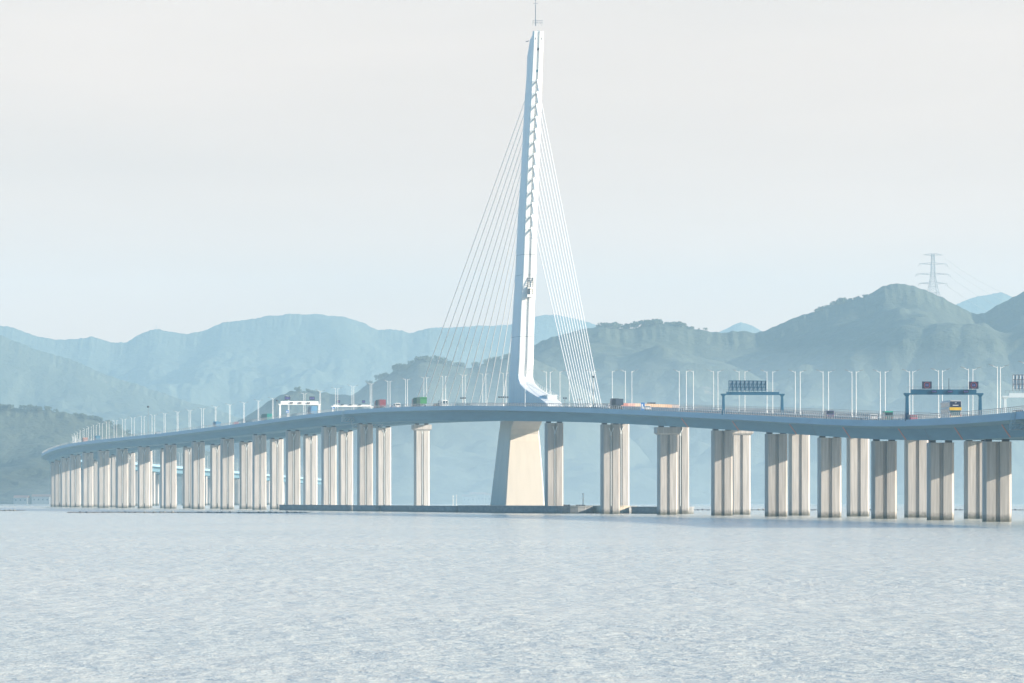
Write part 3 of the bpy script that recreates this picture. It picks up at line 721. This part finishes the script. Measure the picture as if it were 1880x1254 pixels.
mb = MB(); mb.rings([[pt(v, 3.8, H(v)-.3), pt(v, 4.2, H(v)-.3), pt(v, 4.1, H(v)+.6), pt(v, 3.9, H(v)+.6)] for v in np.linspace(s_a, s_b, 12)]); mb.build('kerb', M['edge'], bar, world=True, fix=True)
N_ = 26
for k in range(N_):                                   # panels turned across the kerb like louvres, shaped so to catch the sun
    u = 1136 + (1247-1136)*(k+.5)/N_; v = at(u, 4.0); x, y, z = pt(v, 4.0, H(v)+.55); hd = heading(v) + .45
    mb = MB(); mb.box(-.48,.48,-.05,.05,0,1.1); o = mb.build('panel', cols[(4,5,3,0,2,2,0,1)[min(7, k*8//N_)]], bar)
    o.location = (x-bar.location.x, y-bar.location.y, z-bar.location.z); o.rotation_euler = (0,0,hd)
car(1119, -2, (0.78,0.80,0.82), 'white car just right of the back stay cables')
truck(1134, -2, (0.04,0.06,0.10), (0.03,0.05,0.09), 'short dark box truck right of the back stay cables', L_=5.5, tall=2.0, name='box_truck')
car(1195, 18, (0.05,0.07,0.12), 'dark car above the blue sign, right of the cables', van=True)
car(1187, -3, (0.75,0.77,0.8), 'white car beside the foot of the blue sign')
truck(771, -1, (0.05,0.06,0.08), (0.015,0.17,0.10), 'truck with a bright green container at the leftmost cables', cont2=(0.04,0.24,0.08))
truck(699, -1, (0.20,0.02,0.04), (0.04,0.12,0.15), 'red and dark teal box truck right of the thin beam gantry', L_=7.5, cont2=(0.22,0.04,0.06), name='box_truck')
car(722, -2, (0.06,0.22,0.50), 'blue car ahead of the small white van', van=False)
car(728, -3, (0.82,0.82,0.82), 'small white van between box truck and green container', van=True)
car(800, 0, (0.04,0.05,0.05), 'dark car just behind the green container truck')
truck(812, 18, (0.8,0.78,0.74), (0.78,0.74,0.70), 'white box truck facing camera between the leftmost cables', L_=5.0, tall=2.1, flip=True, name='box_truck')
truck(574, -1, (0.40,0.44,0.48), (0.50,0.44,0.42), 'grey box truck with pale blue roof frame under the solid beam gantry', L_=7, tall=3.0, cont2=(0.12,0.30,0.50), name='box_truck')
truck(490, -1, (0.03,0.10,0.10), (0.01,0.22,0.20), 'teal green container truck left of the dark camera pole')
truck(520, 18, (0.2,0.2,0.2), (0.03,0.30,0.22), 'green and blue container truck behind the dark camera pole', L_=6, cont2=(0.03,0.20,0.32), name='box_truck')
car(432, -2, (0.45,0.03,0.08), 'red car in the left half of the bridge', van=True)
truck(399, -1, (0.05,0.25,0.40), (0.08,0.22,0.38), 'slate blue box truck left of the red car', L_=5, tall=2.0, name='box_truck')
truck(290, 18, (0.70,0.70,0.70), (0.10,0.10,0.11), 'white cab truck facing camera on left half of the bridge', L_=5, tall=2.3, flip=True, name='box_truck')
truck(179, -1, (0.05,0.20,0.35), (0.05,0.18,0.30), 'blue box truck near the left bend', L_=5, tall=2.2, name='box_truck')
truck(156, 0, (0.3,0.1,0.1), (0.50,0.26,0.20), 'salmon pink box truck at the left bend among lamps', L_=6, tall=2.4, name='box_truck')
car(468, 0, (0.75,0.76,0.78), 'white car left of the teal green container truck')
# small signs and camera poles
def post_sign(x, t, w, h, z, m, label, post=True):
    s = at(x, t); r = empty('road_sign', pt(s, t, H(s)-.3), heading(s), label, 'road sign')
    mb = MB(); mb.tube([(0,0,0),(0,0,z+h)], .09, 6); mb.build('post', M['white'], r)
    mb = MB(); mb.box(-w/2,w/2,-.17,-.1,z,z+h); b = mb.build('sign_plate', m, r)
    mb = MB(); mb.box(-w*.28,-w*.05,-.20,-.172,z+h*.2,z+h*.8); mb.box(w*.08,w*.28,-.20,-.172,z+h*.2,z+h*.5); mb.build('marking', M['white'], b)
post_sign(1180, -8.3, 1.2, 2.3, .3, M['sign_blue'], 'tall blue road sign on the parapet right of the cables')
post_sign(527.5, -8.2, 1.3, 1.2, 2.0, M['sign_blue'], 'small square blue road sign below the solid beam gantry')
post_sign(611.5, -8.3, 1.2, 1.0, 1.2, M['sign_blue'], 'small square blue road sign at the left end of the thin beam gantry')
post_sign(94, 0, 1.9, 1.4, 3.5, M['dark'], 'dark sign at the leftmost bend of the bridge')
def cam_pole(x, t, h, label, ball=.8):
    s = at(x, t); r = empty('camera_pole', pt(s, t, H(s)-.3), heading(s), label, 'camera pole')
    mb = MB(); mb.tube([(0,0,0),(0,0,h)], .13, 6, .09); mb.build('pole', M['lamp_head'], r)
    mb = MB()
    mb.rings([[(math.cos(a)*q*ball/2, math.sin(a)*q*ball/2, h+zz*ball) for a in [2*math.pi*i/8 for i in range(8)]] for q, zz in ((.5,0),(1.1,.25),(1.2,.6),(.6,.95))])
    mb.build('camera_housing', M['dark'], r)
cam_pole(272, -8.1, 13.5, 'tall grey pole with a dark ball on top, left half of the bridge', 1.1)
cam_pole(508.5, -8.1, 7.6, 'shorter grey pole with a dark camera left of the solid beam gantry', .8)
cam_pole(1089.5, -8.1, 10, 'thin camera pole among the back stay cables', .7)
def floods(x, t, label, n=4, z=3.2):
    s = at(x, t); r = empty('floodlight_mast', pt(s, t, H(s)-.2), heading(s), label, 'floodlight', 'floodlight clusters in the median')
    mb = MB(); mb.tube([(0,0,0),(0,0,z)], .07, 6); mb.bar((-n*.35,0,z),(n*.35,0,z),.06); mb.build('mast', M['lamp_head'], r)
    for k in range(n):
        mb = MB(); u = (k-(n-1)/2)*.8; mb.rings([[(u-.25,-.2,z),(u+.25,-.2,z),(u+.2,.3,z+.1),(u-.2,.3,z+.1)],[(u-.25,-.3,z+.45),(u+.25,-.3,z+.45),(u+.2,.25,z+.55),(u-.2,.25,z+.55)]]); mb.build('floodlight', M['dark'], r, fix=True)
floods(850, 9, 'cluster of dark floodlights on median between left cables', 3)
floods(924, 9, 'cluster of dark floodlights just left of the tower foot', 5)
floods(1037, 13, 'pair of dark floodlights right of the tower foot', 2, 2.8)
floods(1064, 14, 'pair of dark floodlights at the foot of the back stay cables', 2, 2.4)

# ------------------------------------------------------------------ water
def water():
    m = bpy.data.materials.new('sea_water'); m.use_nodes = True
    n, l = m.node_tree.nodes, m.node_tree.links; p = n['Principled BSDF']
    p.inputs['Base Color'].default_value = (*WATER_COL, 1); p.inputs['Roughness'].default_value = 0.16; p.inputs['IOR'].default_value = 1.33
    tc = n.new('ShaderNodeTexCoord')
    def nz(sc, det, rough=.6):
        mp = n.new('ShaderNodeMapping'); mp.inputs['Scale'].default_value = sc; l.new(tc.outputs['Object'], mp.inputs[0])
        t = n.new('ShaderNodeTexNoise'); t.inputs['Scale'].default_value = 1; t.inputs['Detail'].default_value = det; t.inputs['Roughness'].default_value = rough
        l.new(mp.outputs[0], t.inputs['Vector']); return t.outputs[0]
    chop = nz((3.0, 2.4, 1), 4, .6); swell = nz((.35, .12, 1), 5, .6); mid = nz((.7, .5, 1), 5, .62)
    def math_(op, a, b):
        q = n.new('ShaderNodeMath'); q.operation = op
        for i_, v in enumerate((a, b)):
            if isinstance(v, (int, float)): q.inputs[i_].default_value = v
            else: l.new(v, q.inputs[i_])
        return q.outputs[0]
    gust = nz((.012, .010, 1), 3, .5); gr = n.new('ShaderNodeMapRange'); gr.inputs[1].default_value = .38; gr.inputs[2].default_value = .62; gr.inputs[3].default_value = .45; gr.inputs[4].default_value = 1.5; l.new(gust, gr.inputs[0])
    mid = math_('MULTIPLY', mid, gr.outputs[0])
    hgt = math_('ADD', math_('MULTIPLY', chop, .016), math_('ADD', math_('MULTIPLY', swell, .45), math_('MULTIPLY', mid, .24)))
    b = n.new('ShaderNodeBump'); b.inputs['Strength'].default_value = 1.0; b.inputs['Distance'].default_value = 1.0
    l.new(hgt, b.inputs['Height']); l.new(b.outputs[0], p.inputs['Normal'])
    # the open bay, a plain sheet
    mb = MB(); mb.add([(-9000,-400,-.3),(9000,-400,-.3),(9000,14000,-.3),(-9000,14000,-.3)],[(0,1,2,3)])
    tag(mb.build('water', m), 'pale open bay water reaching the far shore', None, None, 'structure')
    # the nearer water with its waves as real relief, finer close by
    inv = np.linspace(1/112.0, 1/3200.0, 560); Y = 1/inv
    a = np.linspace(-.17, .17, 820)
    yy, aa = np.meshgrid(Y, a, indexing='ij'); xx = yy*aa
    rg = np.random.default_rng(5); h = np.zeros_like(xx)
    for k in range(60):
        lam = .22*math.exp(rg.uniform(0, 1.5)); th = rg.normal(math.pi*.48, .32)
        kx, ky = 2*math.pi/lam*math.cos(th), 2*math.pi/lam*math.sin(th)
        h += lam*.0034*np.sin(kx*xx + ky*yy + rg.uniform(0, 6.28))
    for k in range(12):
        lam = 1.2*math.exp(rg.uniform(0, 1.3)); th = rg.normal(math.pi*.45, .4)
        h += lam*.0015*np.sin(2*math.pi/lam*(math.cos(th)*xx + math.sin(th)*yy) + rg.uniform(0, 6.28))
    g = np.zeros_like(xx)
    for k in range(14):
        lam = 14*math.exp(rg.uniform(0, 2.2)); th = rg.uniform(0, math.pi)
        g += np.sin(2*math.pi/lam*(math.cos(th)*xx*.8 + math.sin(th)*yy) + rg.uniform(0, 6.28))
    g = np.clip(.9 + .15*g, .3, 1.8) * np.interp(yy, [112, 200, 330, 600], [.5, .7, 1.15, 1.2])     # calmer inshore, ruffled farther out
    h = h*g; h = np.where(h > 0, h*(1+3*np.abs(h)), h*.8); h = np.clip(h, -.22, .4)
    co = np.stack([xx, yy, h], -1).reshape(-1, 3).astype(np.float32)
    ny_, nx_ = xx.shape
    idx = np.arange(ny_*nx_).reshape(ny_, nx_)
    fs = np.stack([idx[:-1,:-1], idx[:-1,1:], idx[1:,1:], idx[1:,:-1]], -1).reshape(-1, 4)
    me = bpy.data.meshes.new('water')
    me.vertices.add(len(co)); me.vertices.foreach_set('co', co.ravel())
    me.loops.add(fs.size); me.loops.foreach_set('vertex_index', fs.ravel().astype(np.int32))
    me.polygons.add(len(fs)); me.polygons.foreach_set('loop_start', (np.arange(len(fs))*4).astype(np.int32))
    me.polygons.foreach_set('loop_total', np.full(len(fs), 4, np.int32))
    me.polygons.foreach_set('use_smooth', np.ones(len(fs), bool))
    me.materials.append(m); me.update(); me.validate()
    o = bpy.data.objects.new('water', me); col.objects.link(o)
    tag(o, 'rippled pale bay water in front of and under the bridge', None, None, 'structure')
WATER_COL = (0.56, 0.58, 0.53)
water()

# ------------------------------------------------------------------ hills
def hill_mat(name, c1, c2, bare):
    m = bpy.data.materials.new(name); m.use_nodes = True
    n, l = m.node_tree.nodes, m.node_tree.links; p = n['Principled BSDF']; p.inputs['Roughness'].default_value = .9
    tc = n.new('ShaderNodeTexCoord')
    def noi(sc, det):
        t = n.new('ShaderNodeTexNoise'); t.inputs['Scale'].default_value = sc; t.inputs['Detail'].default_value = det; t.inputs['Roughness'].default_value = .6
        l.new(tc.outputs['Object'], t.inputs['Vector']); return t
    a = noi(.012, 8); r = n.new('ShaderNodeValToRGB'); r.color_ramp.elements[0].position = .38; r.color_ramp.elements[1].position = .62
    r.color_ramp.elements[0].color = (*c1,1); r.color_ramp.elements[1].color = (*c2,1); l.new(a.outputs[0], r.inputs[0])
    b = noi(.006, 5); r2 = n.new('ShaderNodeValToRGB'); r2.color_ramp.elements[0].position = .66; r2.color_ramp.elements[1].position = .70
    r2.color_ramp.elements[0].color = (0,0,0,1); r2.color_ramp.elements[1].color = (1,1,1,1); l.new(b.outputs[0], r2.inputs[0])
    mx = n.new('ShaderNodeMixRGB'); mx.inputs[2].default_value = (*bare,1); l.new(r.outputs[0], mx.inputs[1]); l.new(r2.outputs[0], mx.inputs[0])
    l.new(mx.outputs[0], p.inputs['Base Color'])
    w = noi(.05, 6); b_ = n.new('ShaderNodeBump'); b_.inputs['Distance'].default_value = 14; b_.inputs['Strength'].default_value = .45
    l.new(w.outputs[0], b_.inputs['Height']); l.new(b_.outputs[0], p.inputs['Normal'])
    return m
HM = hill_mat('hill_woodland', (0.035,0.048,0.034), (0.055,0.070,0.048), (0.20,0.17,0.13))
def hill(name, label, ridge, D, front, back, seed, rough=1.2, spur=.35, nx=520, ny=70):
    rx = np.array([(x-940)/F*D for x, y in ridge]); rz = np.array([CAMZ+(HOR-y)/F*D for x, y in ridge])
    X = np.linspace(rx[0], rx[-1], nx); R = np.interp(X, rx, rz)
    k = max(3, int(nx*12/ (rx[-1]-rx[0]))); k += 1-k % 2
    R = np.convolve(np.pad(R, k//2, 'edge'), np.ones(k)/k, 'valid')
    vs = np.r_[np.linspace(-1, 0, ny), np.linspace(0, 1, 12)[1:]]
    mb = MB()
    for v in vs:
        y = D + (v*front if v < 0 else v*back)
        base = (1-abs(v))**1.35 if v < 0 else (1-v)**.8
        sh = base*(1.0 - .12*math.sin(math.pi*base)) if v < 0 else base
        for x, r in zip(X, R):
            q = Vector((x*.0035+seed, y*.0035, seed))
            e = noise.fractal(q, 1.0, 2.1, 5) * spur * r * (math.sin(math.pi*min(1,abs(v)*1.0))**.8 if abs(v)<1 else 0)
            c = noise.noise(Vector((x*.03, y*.03, seed)))*rough*2.2 + (noise.noise(Vector((x*.14, 0, seed+3)))*rough*1.6 if abs(v) < .04 else 0)
            z = r*sh + e + c
            lim = r*(D + (v*front if v < 0 else 0))/D
            if v < 0: z = min(z, CAMZ + (lim-CAMZ)*.985)
            mb.v.append((float(x), float(y), float(z) if abs(v) < .999 else -2.0))
    mb.f = [(j*nx+i, j*nx+i+1, (j+1)*nx+i+1, (j+1)*nx+i) for j in range(len(vs)-1) for i in range(nx-1)]
    o = mb.build(name, HM); tag(o, label, None, None, 'structure')
    return rx, R, X
RA = [(-160,770),(-100,752),(-40,745),(0,748),(40,749),(60,751),(90,754),(120,758),(150,766),(185,771),(215,786),(250,800),(290,812),(330,806),(380,826),(430,850),(500,890),(560,922)]
RB = [(400,800),(440,770),(480,748),(500,730),(527,722),(549,717),(581,723),(620,726),(647,727),(671,709),(696,695),(715,690),(725,677),(745,678),(764,664),(798,660),(818,668),(862,674),(891,668),(935,656),(965,652),(1000,668),(1060,700),(1120,760),(1180,830),(1240,900)]
RC = [(740,900),(800,800),(860,712),(935,654),(982,631),(1021,616),(1060,606),(1090,603),(1108,599),(1138,603),(1170,598),(1203,594),(1246,597),(1265,603),(1325,608),(1390,610),(1447,590),(1480,579),(1495,574),(1538,557),(1590,545),(1622,525),(1650,520.5),(1670,521),(1690,528),(1731,546),(1760,561),(1791,576),(1804,575),(1840,557),(1880,538),(1930,520),(1990,515),(2080,540),(2200,600)]
RD = [(-300,640),(-100,600),(0,599),(16,599),(35,607),(60,615),(106,624),(136,623),(168,618),(206,630),(233,627),(260,612),(287,603),(312,609.5),(347,613.5),(380,605),(407,593),(447,588),(500,580),(529,576),(573,577),(610,579),(635,583),(671,597.5),(696,605),(740,606),(750,611),(789,604),(850,615),(900,640),(960,690),(1050,790)]
RD2 = [(-300,600),(-100,607),(0,616),(35,628),(60,640),(100,650),(150,668),(200,690),(260,708),(320,730),(400,752),(500,790),(600,830),(760,900)]
RE = [(600,900),(700,640),(760,612),(789,602),(850,600),(935,596),(985,580),(1020,578),(1085,592),(1150,625),(1280,640),(1325,607),(1345,596),(1360,592),(1378,596),(1395,606),(1440,640),(1600,640),(1720,580),(1760,556),(1790,545),(1815,541),(1838,536),(1870,550),(1950,600),(2100,700)]
hill('hill', 'low wooded blue green hill at the far left behind the bridge bend', RA, 4800, 380, 500, 3.1)
hill('hill.001', 'wooded hill behind the left stay cables', RB, 5100, 660, 500, 9.4)
hill('hill.002', 'broad wooded hill with rounded peak on the right below the pylon', RC, 5800, 1320, 700, 17.7)
hill('hill.003', 'spur of the hazy mountain at upper left', RD2, 8200, 700, 700, 5.2)
hill('mountain', 'pale hazy mountain range behind the left half of the bridge', RD, 10400, 900, 700, 23.3, spur=.3)
hill('mountain.001', 'faintest distant peaks showing between the nearer hills', RE, 11500, 500, 500, 31.9, spur=.2, ny=20)

def ridge_z(ridge, x, D): 
    xs_, ys_ = zip(*ridge); return CAMZ + (HOR-float(np.interp(x, xs_, ys_)))/F*D
def make_tree(kind):
    r = empty('ridge_tree'); rnd = random.Random(kind)
    mb = MB(); mb.tube([(0,0,-3),(0,0,2.5),(.2,0,5)], .35, 6, .12)
    for k in range(4):
        a = rnd.uniform(0,6.3); mb.tube([(.05,0,2.2+k*.5),(math.cos(a)*1.8,math.sin(a)*1.8,4.4+k*.5)], .12, 5, .04)
    mb.build('trunk', M['bark'], r)
    mb = MB()
    cl = [(rnd.gauss(0,1.7), rnd.gauss(0,1.7), rnd.uniform(1.6,7.4), rnd.uniform(1.0,2.0)) for _ in range(16)]
    for cx_, cy_, cz_, rr in cl:
        for k in range(60):
            th, ph = rnd.uniform(0,6.28), math.acos(rnd.uniform(-1,1)); q = rr*rnd.uniform(.55,1.05)
            c = Vector((cx_+q*math.sin(ph)*math.cos(th), cy_+q*math.sin(ph)*math.sin(th), cz_+q*math.cos(ph)*.8))
            u = Vector((rnd.gauss(0,1),rnd.gauss(0,1),rnd.gauss(0,1))).normalized()*rnd.uniform(.25,.5); w = u.cross(Vector((rnd.gauss(0,1),rnd.gauss(0,1),rnd.gauss(0,1)))).normalized()*rnd.uniform(.25,.45)
            mb.add([c-u,c+w,c+u,c-w],[(0,1,2,3)])
    mb.build('crown', M['leaf'], r)
    return r
protos = [make_tree(k) for k in range(4)]; used = [False]*4
def plant(x, ridge, D, size, label, group):
    k = random.randrange(4)
    r = protos[k] if not used[k] else copy_tree(protos[k]); used[k] = True
    dy = random.uniform(-6, 6)
    r.location = ((x-940)/F*D, D+dy, ridge_z(ridge, x, D)-4.2*size); r.scale = (size*1.25, size*1.25, size*1.25); r.rotation_euler = (0,0,random.uniform(0,6))
    tag(r, label, 'tree', group)
def grove(ranges, ridge, D, label, group):
    for x0, x1, n_t, lo, hi in ranges:
        for _ in range(n_t): plant(random.uniform(x0,x1), ridge, D, random.uniform(lo,hi), label, group)
grove([(-10,160,26,.45,.75),(165,260,12,.4,.7)], RA, 4800, 'small bushy tree on the skyline of the low far left hill', 'trees on the far left hill')
grove([(545,585,7,.4,.7),(672,720,9,.4,.8),(722,768,12,.6,1.0),(770,840,14,.6,1.0),(845,940,15,.5,.8)], RB, 5100, 'rounded tree on the crest of the hill behind the left cables', 'trees on the hill behind the cables')
grove([(1098,1116,6,.6,.9),(1122,1134,4,.9,1.2),(1138,1165,7,.5,.8),(1166,1225,16,.6,1.0),(1225,1256,7,.5,.8),(1258,1300,6,.3,.5)], RC, 5800, 'bushy tree on the skyline just right of the back stays', 'trees right of the back stays')
grove([(1492,1520,10,.45,.7),(1524,1552,9,.55,.95),(1555,1600,9,.35,.55)], RC, 5800, 'tree on the left shoulder of the rounded peak', 'trees on the shoulder of the peak')

# ------------------------------------------------------------------ pylon and power lines
PD = 5850.0; psc = F/PD
pz = CAMZ + (HOR-560)/psc; pxx = (1713-940)/psc
py = empty('power_pylon', (pxx, PD, pz), D2R(12), 'grey lattice power pylon standing behind the slope of the rounded peak', 'pylon')
Ht = (560-466)/psc
def halfw(z): return float(np.interp(z/Ht, [0,.35,.6,1], [9.6,4.4,2.3,1.5]))
mb = MB(); lv = [0,.12,.24,.36,.46,.55,.63,.71,.79,.87,.94,1.0]
cn = lambda z: [(a*halfw(z), b*halfw(z), z) for a, b in ((-1,-1),(1,-1),(1,1),(-1,1))]
for i in range(len(lv)-1):
    c0, c1 = cn(lv[i]*Ht), cn(lv[i+1]*Ht)
    for k in range(4):
        mb.bar(c0[k], c1[k], .30); mb.bar(c0[k], c1[(k+1)%4], .15); mb.bar(c0[(k+1)%4], c1[k], .15); mb.bar(c1[k], c1[(k+1)%4], .15)
mb.build('lattice_body', M['pylon'], py)
tips = []
for fz, ln in ((.98,12.5),(.80,17.0),(.60,20.5),(.42,17.0)):
    mb = MB(); z = fz*Ht; w = halfw(z)
    for sx in (-1,1):
        tip = Vector((sx*ln, 0, z - (0 if fz > .9 else -.3)))
        for yy in (-1,1):
            mb.bar((sx*w, yy*w, z+1.6), tip, .2); mb.bar((sx*w, yy*w, z-.6), tip, .2)
            for q in (.3,.6): 
                a = Vector((sx*w,yy*w,z+1.6)).lerp(tip,q); b = Vector((sx*w,yy*w,z-.6)).lerp(tip,q); mb.bar(a,b,.12)
        if fz < .9: 
            mb.bar(tip, tip+Vector((sx*2,0,-3.4)), .28); mb.bar(tip, tip+Vector((-sx*1.5,0,-3.0)), .2)
        tips.append(tip)
    mb.build('crossarm', M['pylon'], py)
for k, tip in enumerate(tips):
    if tip.x < 0: continue
    w0_ = py.matrix_basis @ (tip + Vector((1,0,-3.2)))
    x1, y1 = 2050, [585,598,612,628][k//2]
    D1 = 6200; end = Vector(((x1-940)/F*D1, D1, CAMZ+(HOR-y1+22)/F*D1))
    pts = []
    for j in range(25):
        u = j/24; q = w0_.lerp(end, u); q.z -= 4*26*u*(1-u); pts.append(q)
    mb = MB(); mb.tube(pts, .14, 4)
    o = mb.build('power_line', M['pylon'])
    tag(o, ['topmost','second','third','lowest'][k//2] + ' thin power line running right from the lattice pylon', 'power line', 'power lines from the pylon')
# small mast on the distant range
mx_ = (287-940)/F*10390
r = empty('radio_mast', (mx_, 10390, CAMZ+(HOR-606)/F*10390), 0, 'thin radio mast on a far hazy summit at upper left', 'radio mast')
mb = MB(); mb.tube([(0,0,0),(0,0,12)], .5, 6, .25); mb.build('mast', M['pylon'], r); mb = MB(); mb.box(-1.5,1.5,-.4,.4,6,6.6); mb.build('antenna', M['pylon'], r)

# ------------------------------------------------------------------ houses at the foot of the hills
def house(x, D, w, h, label, z=0.5):
    r = empty('waterside_house', ((x-940)/F*D, D, z), random.uniform(-.3,.3), label, 'house', 'pale houses at the foot of the hills')
    mb = MB(); mb.box(-w/2,w/2,-5,5,-3,h); mb.build('wall', M['house'], r)
    mb = MB(); mb.ext([(-5.6,h),(5.6,h),(0,h+2.2)], 'x', -w/2-.5, w/2+.5); mb.build('roof', M['roof'], r, fix=True)
    k = max(2, int(w/3.5))
    for i in range(k):
        mb = MB(); u = -w/2+w*(i+.5)/k; mb.box(u-.6,u+.6,-5.05,-4.95,h*.45,h*.45+1.4); mb.build('window', M['glass'], r)
for x, w, h, lb_ in ((862,12,6,'left of three pale houses at the foot of the hill left of the tower leg'),(877,14,8,'middle of three pale houses at the foot of the hill left of tower leg'),(893,11,7,'right of three pale houses at the foot of the hill left of tower leg'),
                     (40,13,5,'small pale house at water level on far left shore'),(76,16,6,'larger pale house at water level on far left shore')):
    house(x, 4425, w, h, lb_, .5)

# ------------------------------------------------------------------ rafts on the water
def raft(x, D, w, label):
    r = empty('oyster_raft', ((x-940)/F*D, D, 0), 0, label, 'raft', 'low rafts floating on the bay')
    mb = MB(); rnd = random.Random(int(x))
    for k in range(int(w/1.6)):
        u = -w/2+k*1.6+rnd.uniform(-.3,.3); mb.tube([(u,-5,.12),(u+.3,5,.12)], .11, 5)
    for yy in (-4,-1,2,4.5): mb.tube([(-w/2,yy,.28),(w/2,yy,.28)], .1, 5)
    mb.build('bamboo_frame', M['raft'], r)
    for k in range(int(w/2.2)):
        mb = MB()
        u = -w/2+k*2.2+rnd.uniform(-.6,.6); yy = rnd.uniform(-4.5,4.5); mb.prism(circle(.45,8,u,yy), -.2, .38 + rnd.random()*.25)
        mb.build('float', M['dark'] if int(x)%3 else M['fender_pale'], r)
for x, D, w, lb_ in ((12,1900,14,'low dark raft at the left edge of the picture'),(158,1640,12,'raft below the leftmost piers'),(232,1660,15,'raft second from the left below the pier row'),
                    (315,1650,17,'middle raft below the left piers'),(398,1655,14,'raft below the left piers, short of the first fender'),(480,1640,16,'long raft just left of the first fender'),(548,1650,8,'small raft in front of the first fender'),
                    (1292,2010,14,'raft seen right of the back row pier beside the hammerhead'),(1395,2010,10,'raft between the second and third pair of piers on the right'),(1505,2010,12,'raft seen through the middle of the right piers'),
                    (1612,2010,16,'raft seen through the piers left of the ringed gantry'),(1760,2010,16,'raft between the last two front piers'),(1868,2010,12,'raft at the right edge of the picture')):
    raft(x, D, w, lb_)

# ------------------------------------------------------------------ the air
mb = MB(); mb.box(-4600, 4600, -300, 12300, -3, 560)
hm = bpy.data.materials.new('haze_air'); hm.use_nodes = True; hn = hm.node_tree.nodes; hl = hm.node_tree.links
hn.remove(hn['Principled BSDF']); pv = hn.new('ShaderNodeVolumePrincipled')
pv.inputs['Density'].default_value = HAZE_DENSITY; pv.inputs['Color'].default_value = (*HAZE_COLOR,1); pv.inputs['Anisotropy'].default_value = 0.0
hl.new(pv.outputs[0], hn['Material Output'].inputs['Volume'])
hz = mb.build('haze', hm); tag(hz, 'pale blue haze filling the air over the bay', None, None, 'stuff')
mb = MB(); mb.rings([[(x,4416-326*k,-.6),(x,4416,-.6),(x,4416,145*k),(x,4415,145*k)] for x, k in ((-640,.03),(-460,.16),(-300,.45),(-160,.8),(-60,1),(2300,1))])
mm = hm.copy(); mm.name = 'mist_air'; q = [n for n in mm.node_tree.nodes if n.type == 'PRINCIPLED_VOLUME'][0]
q.inputs['Density'].default_value = 0.0022; q.inputs['Color'].default_value = (0.72, 0.90, 1.0, 1)
tag(mb.build('mist', mm, fix=True), 'bank of white mist lying along the far shore', None, None, 'stuff')
print('objects', len(bpy.data.objects))
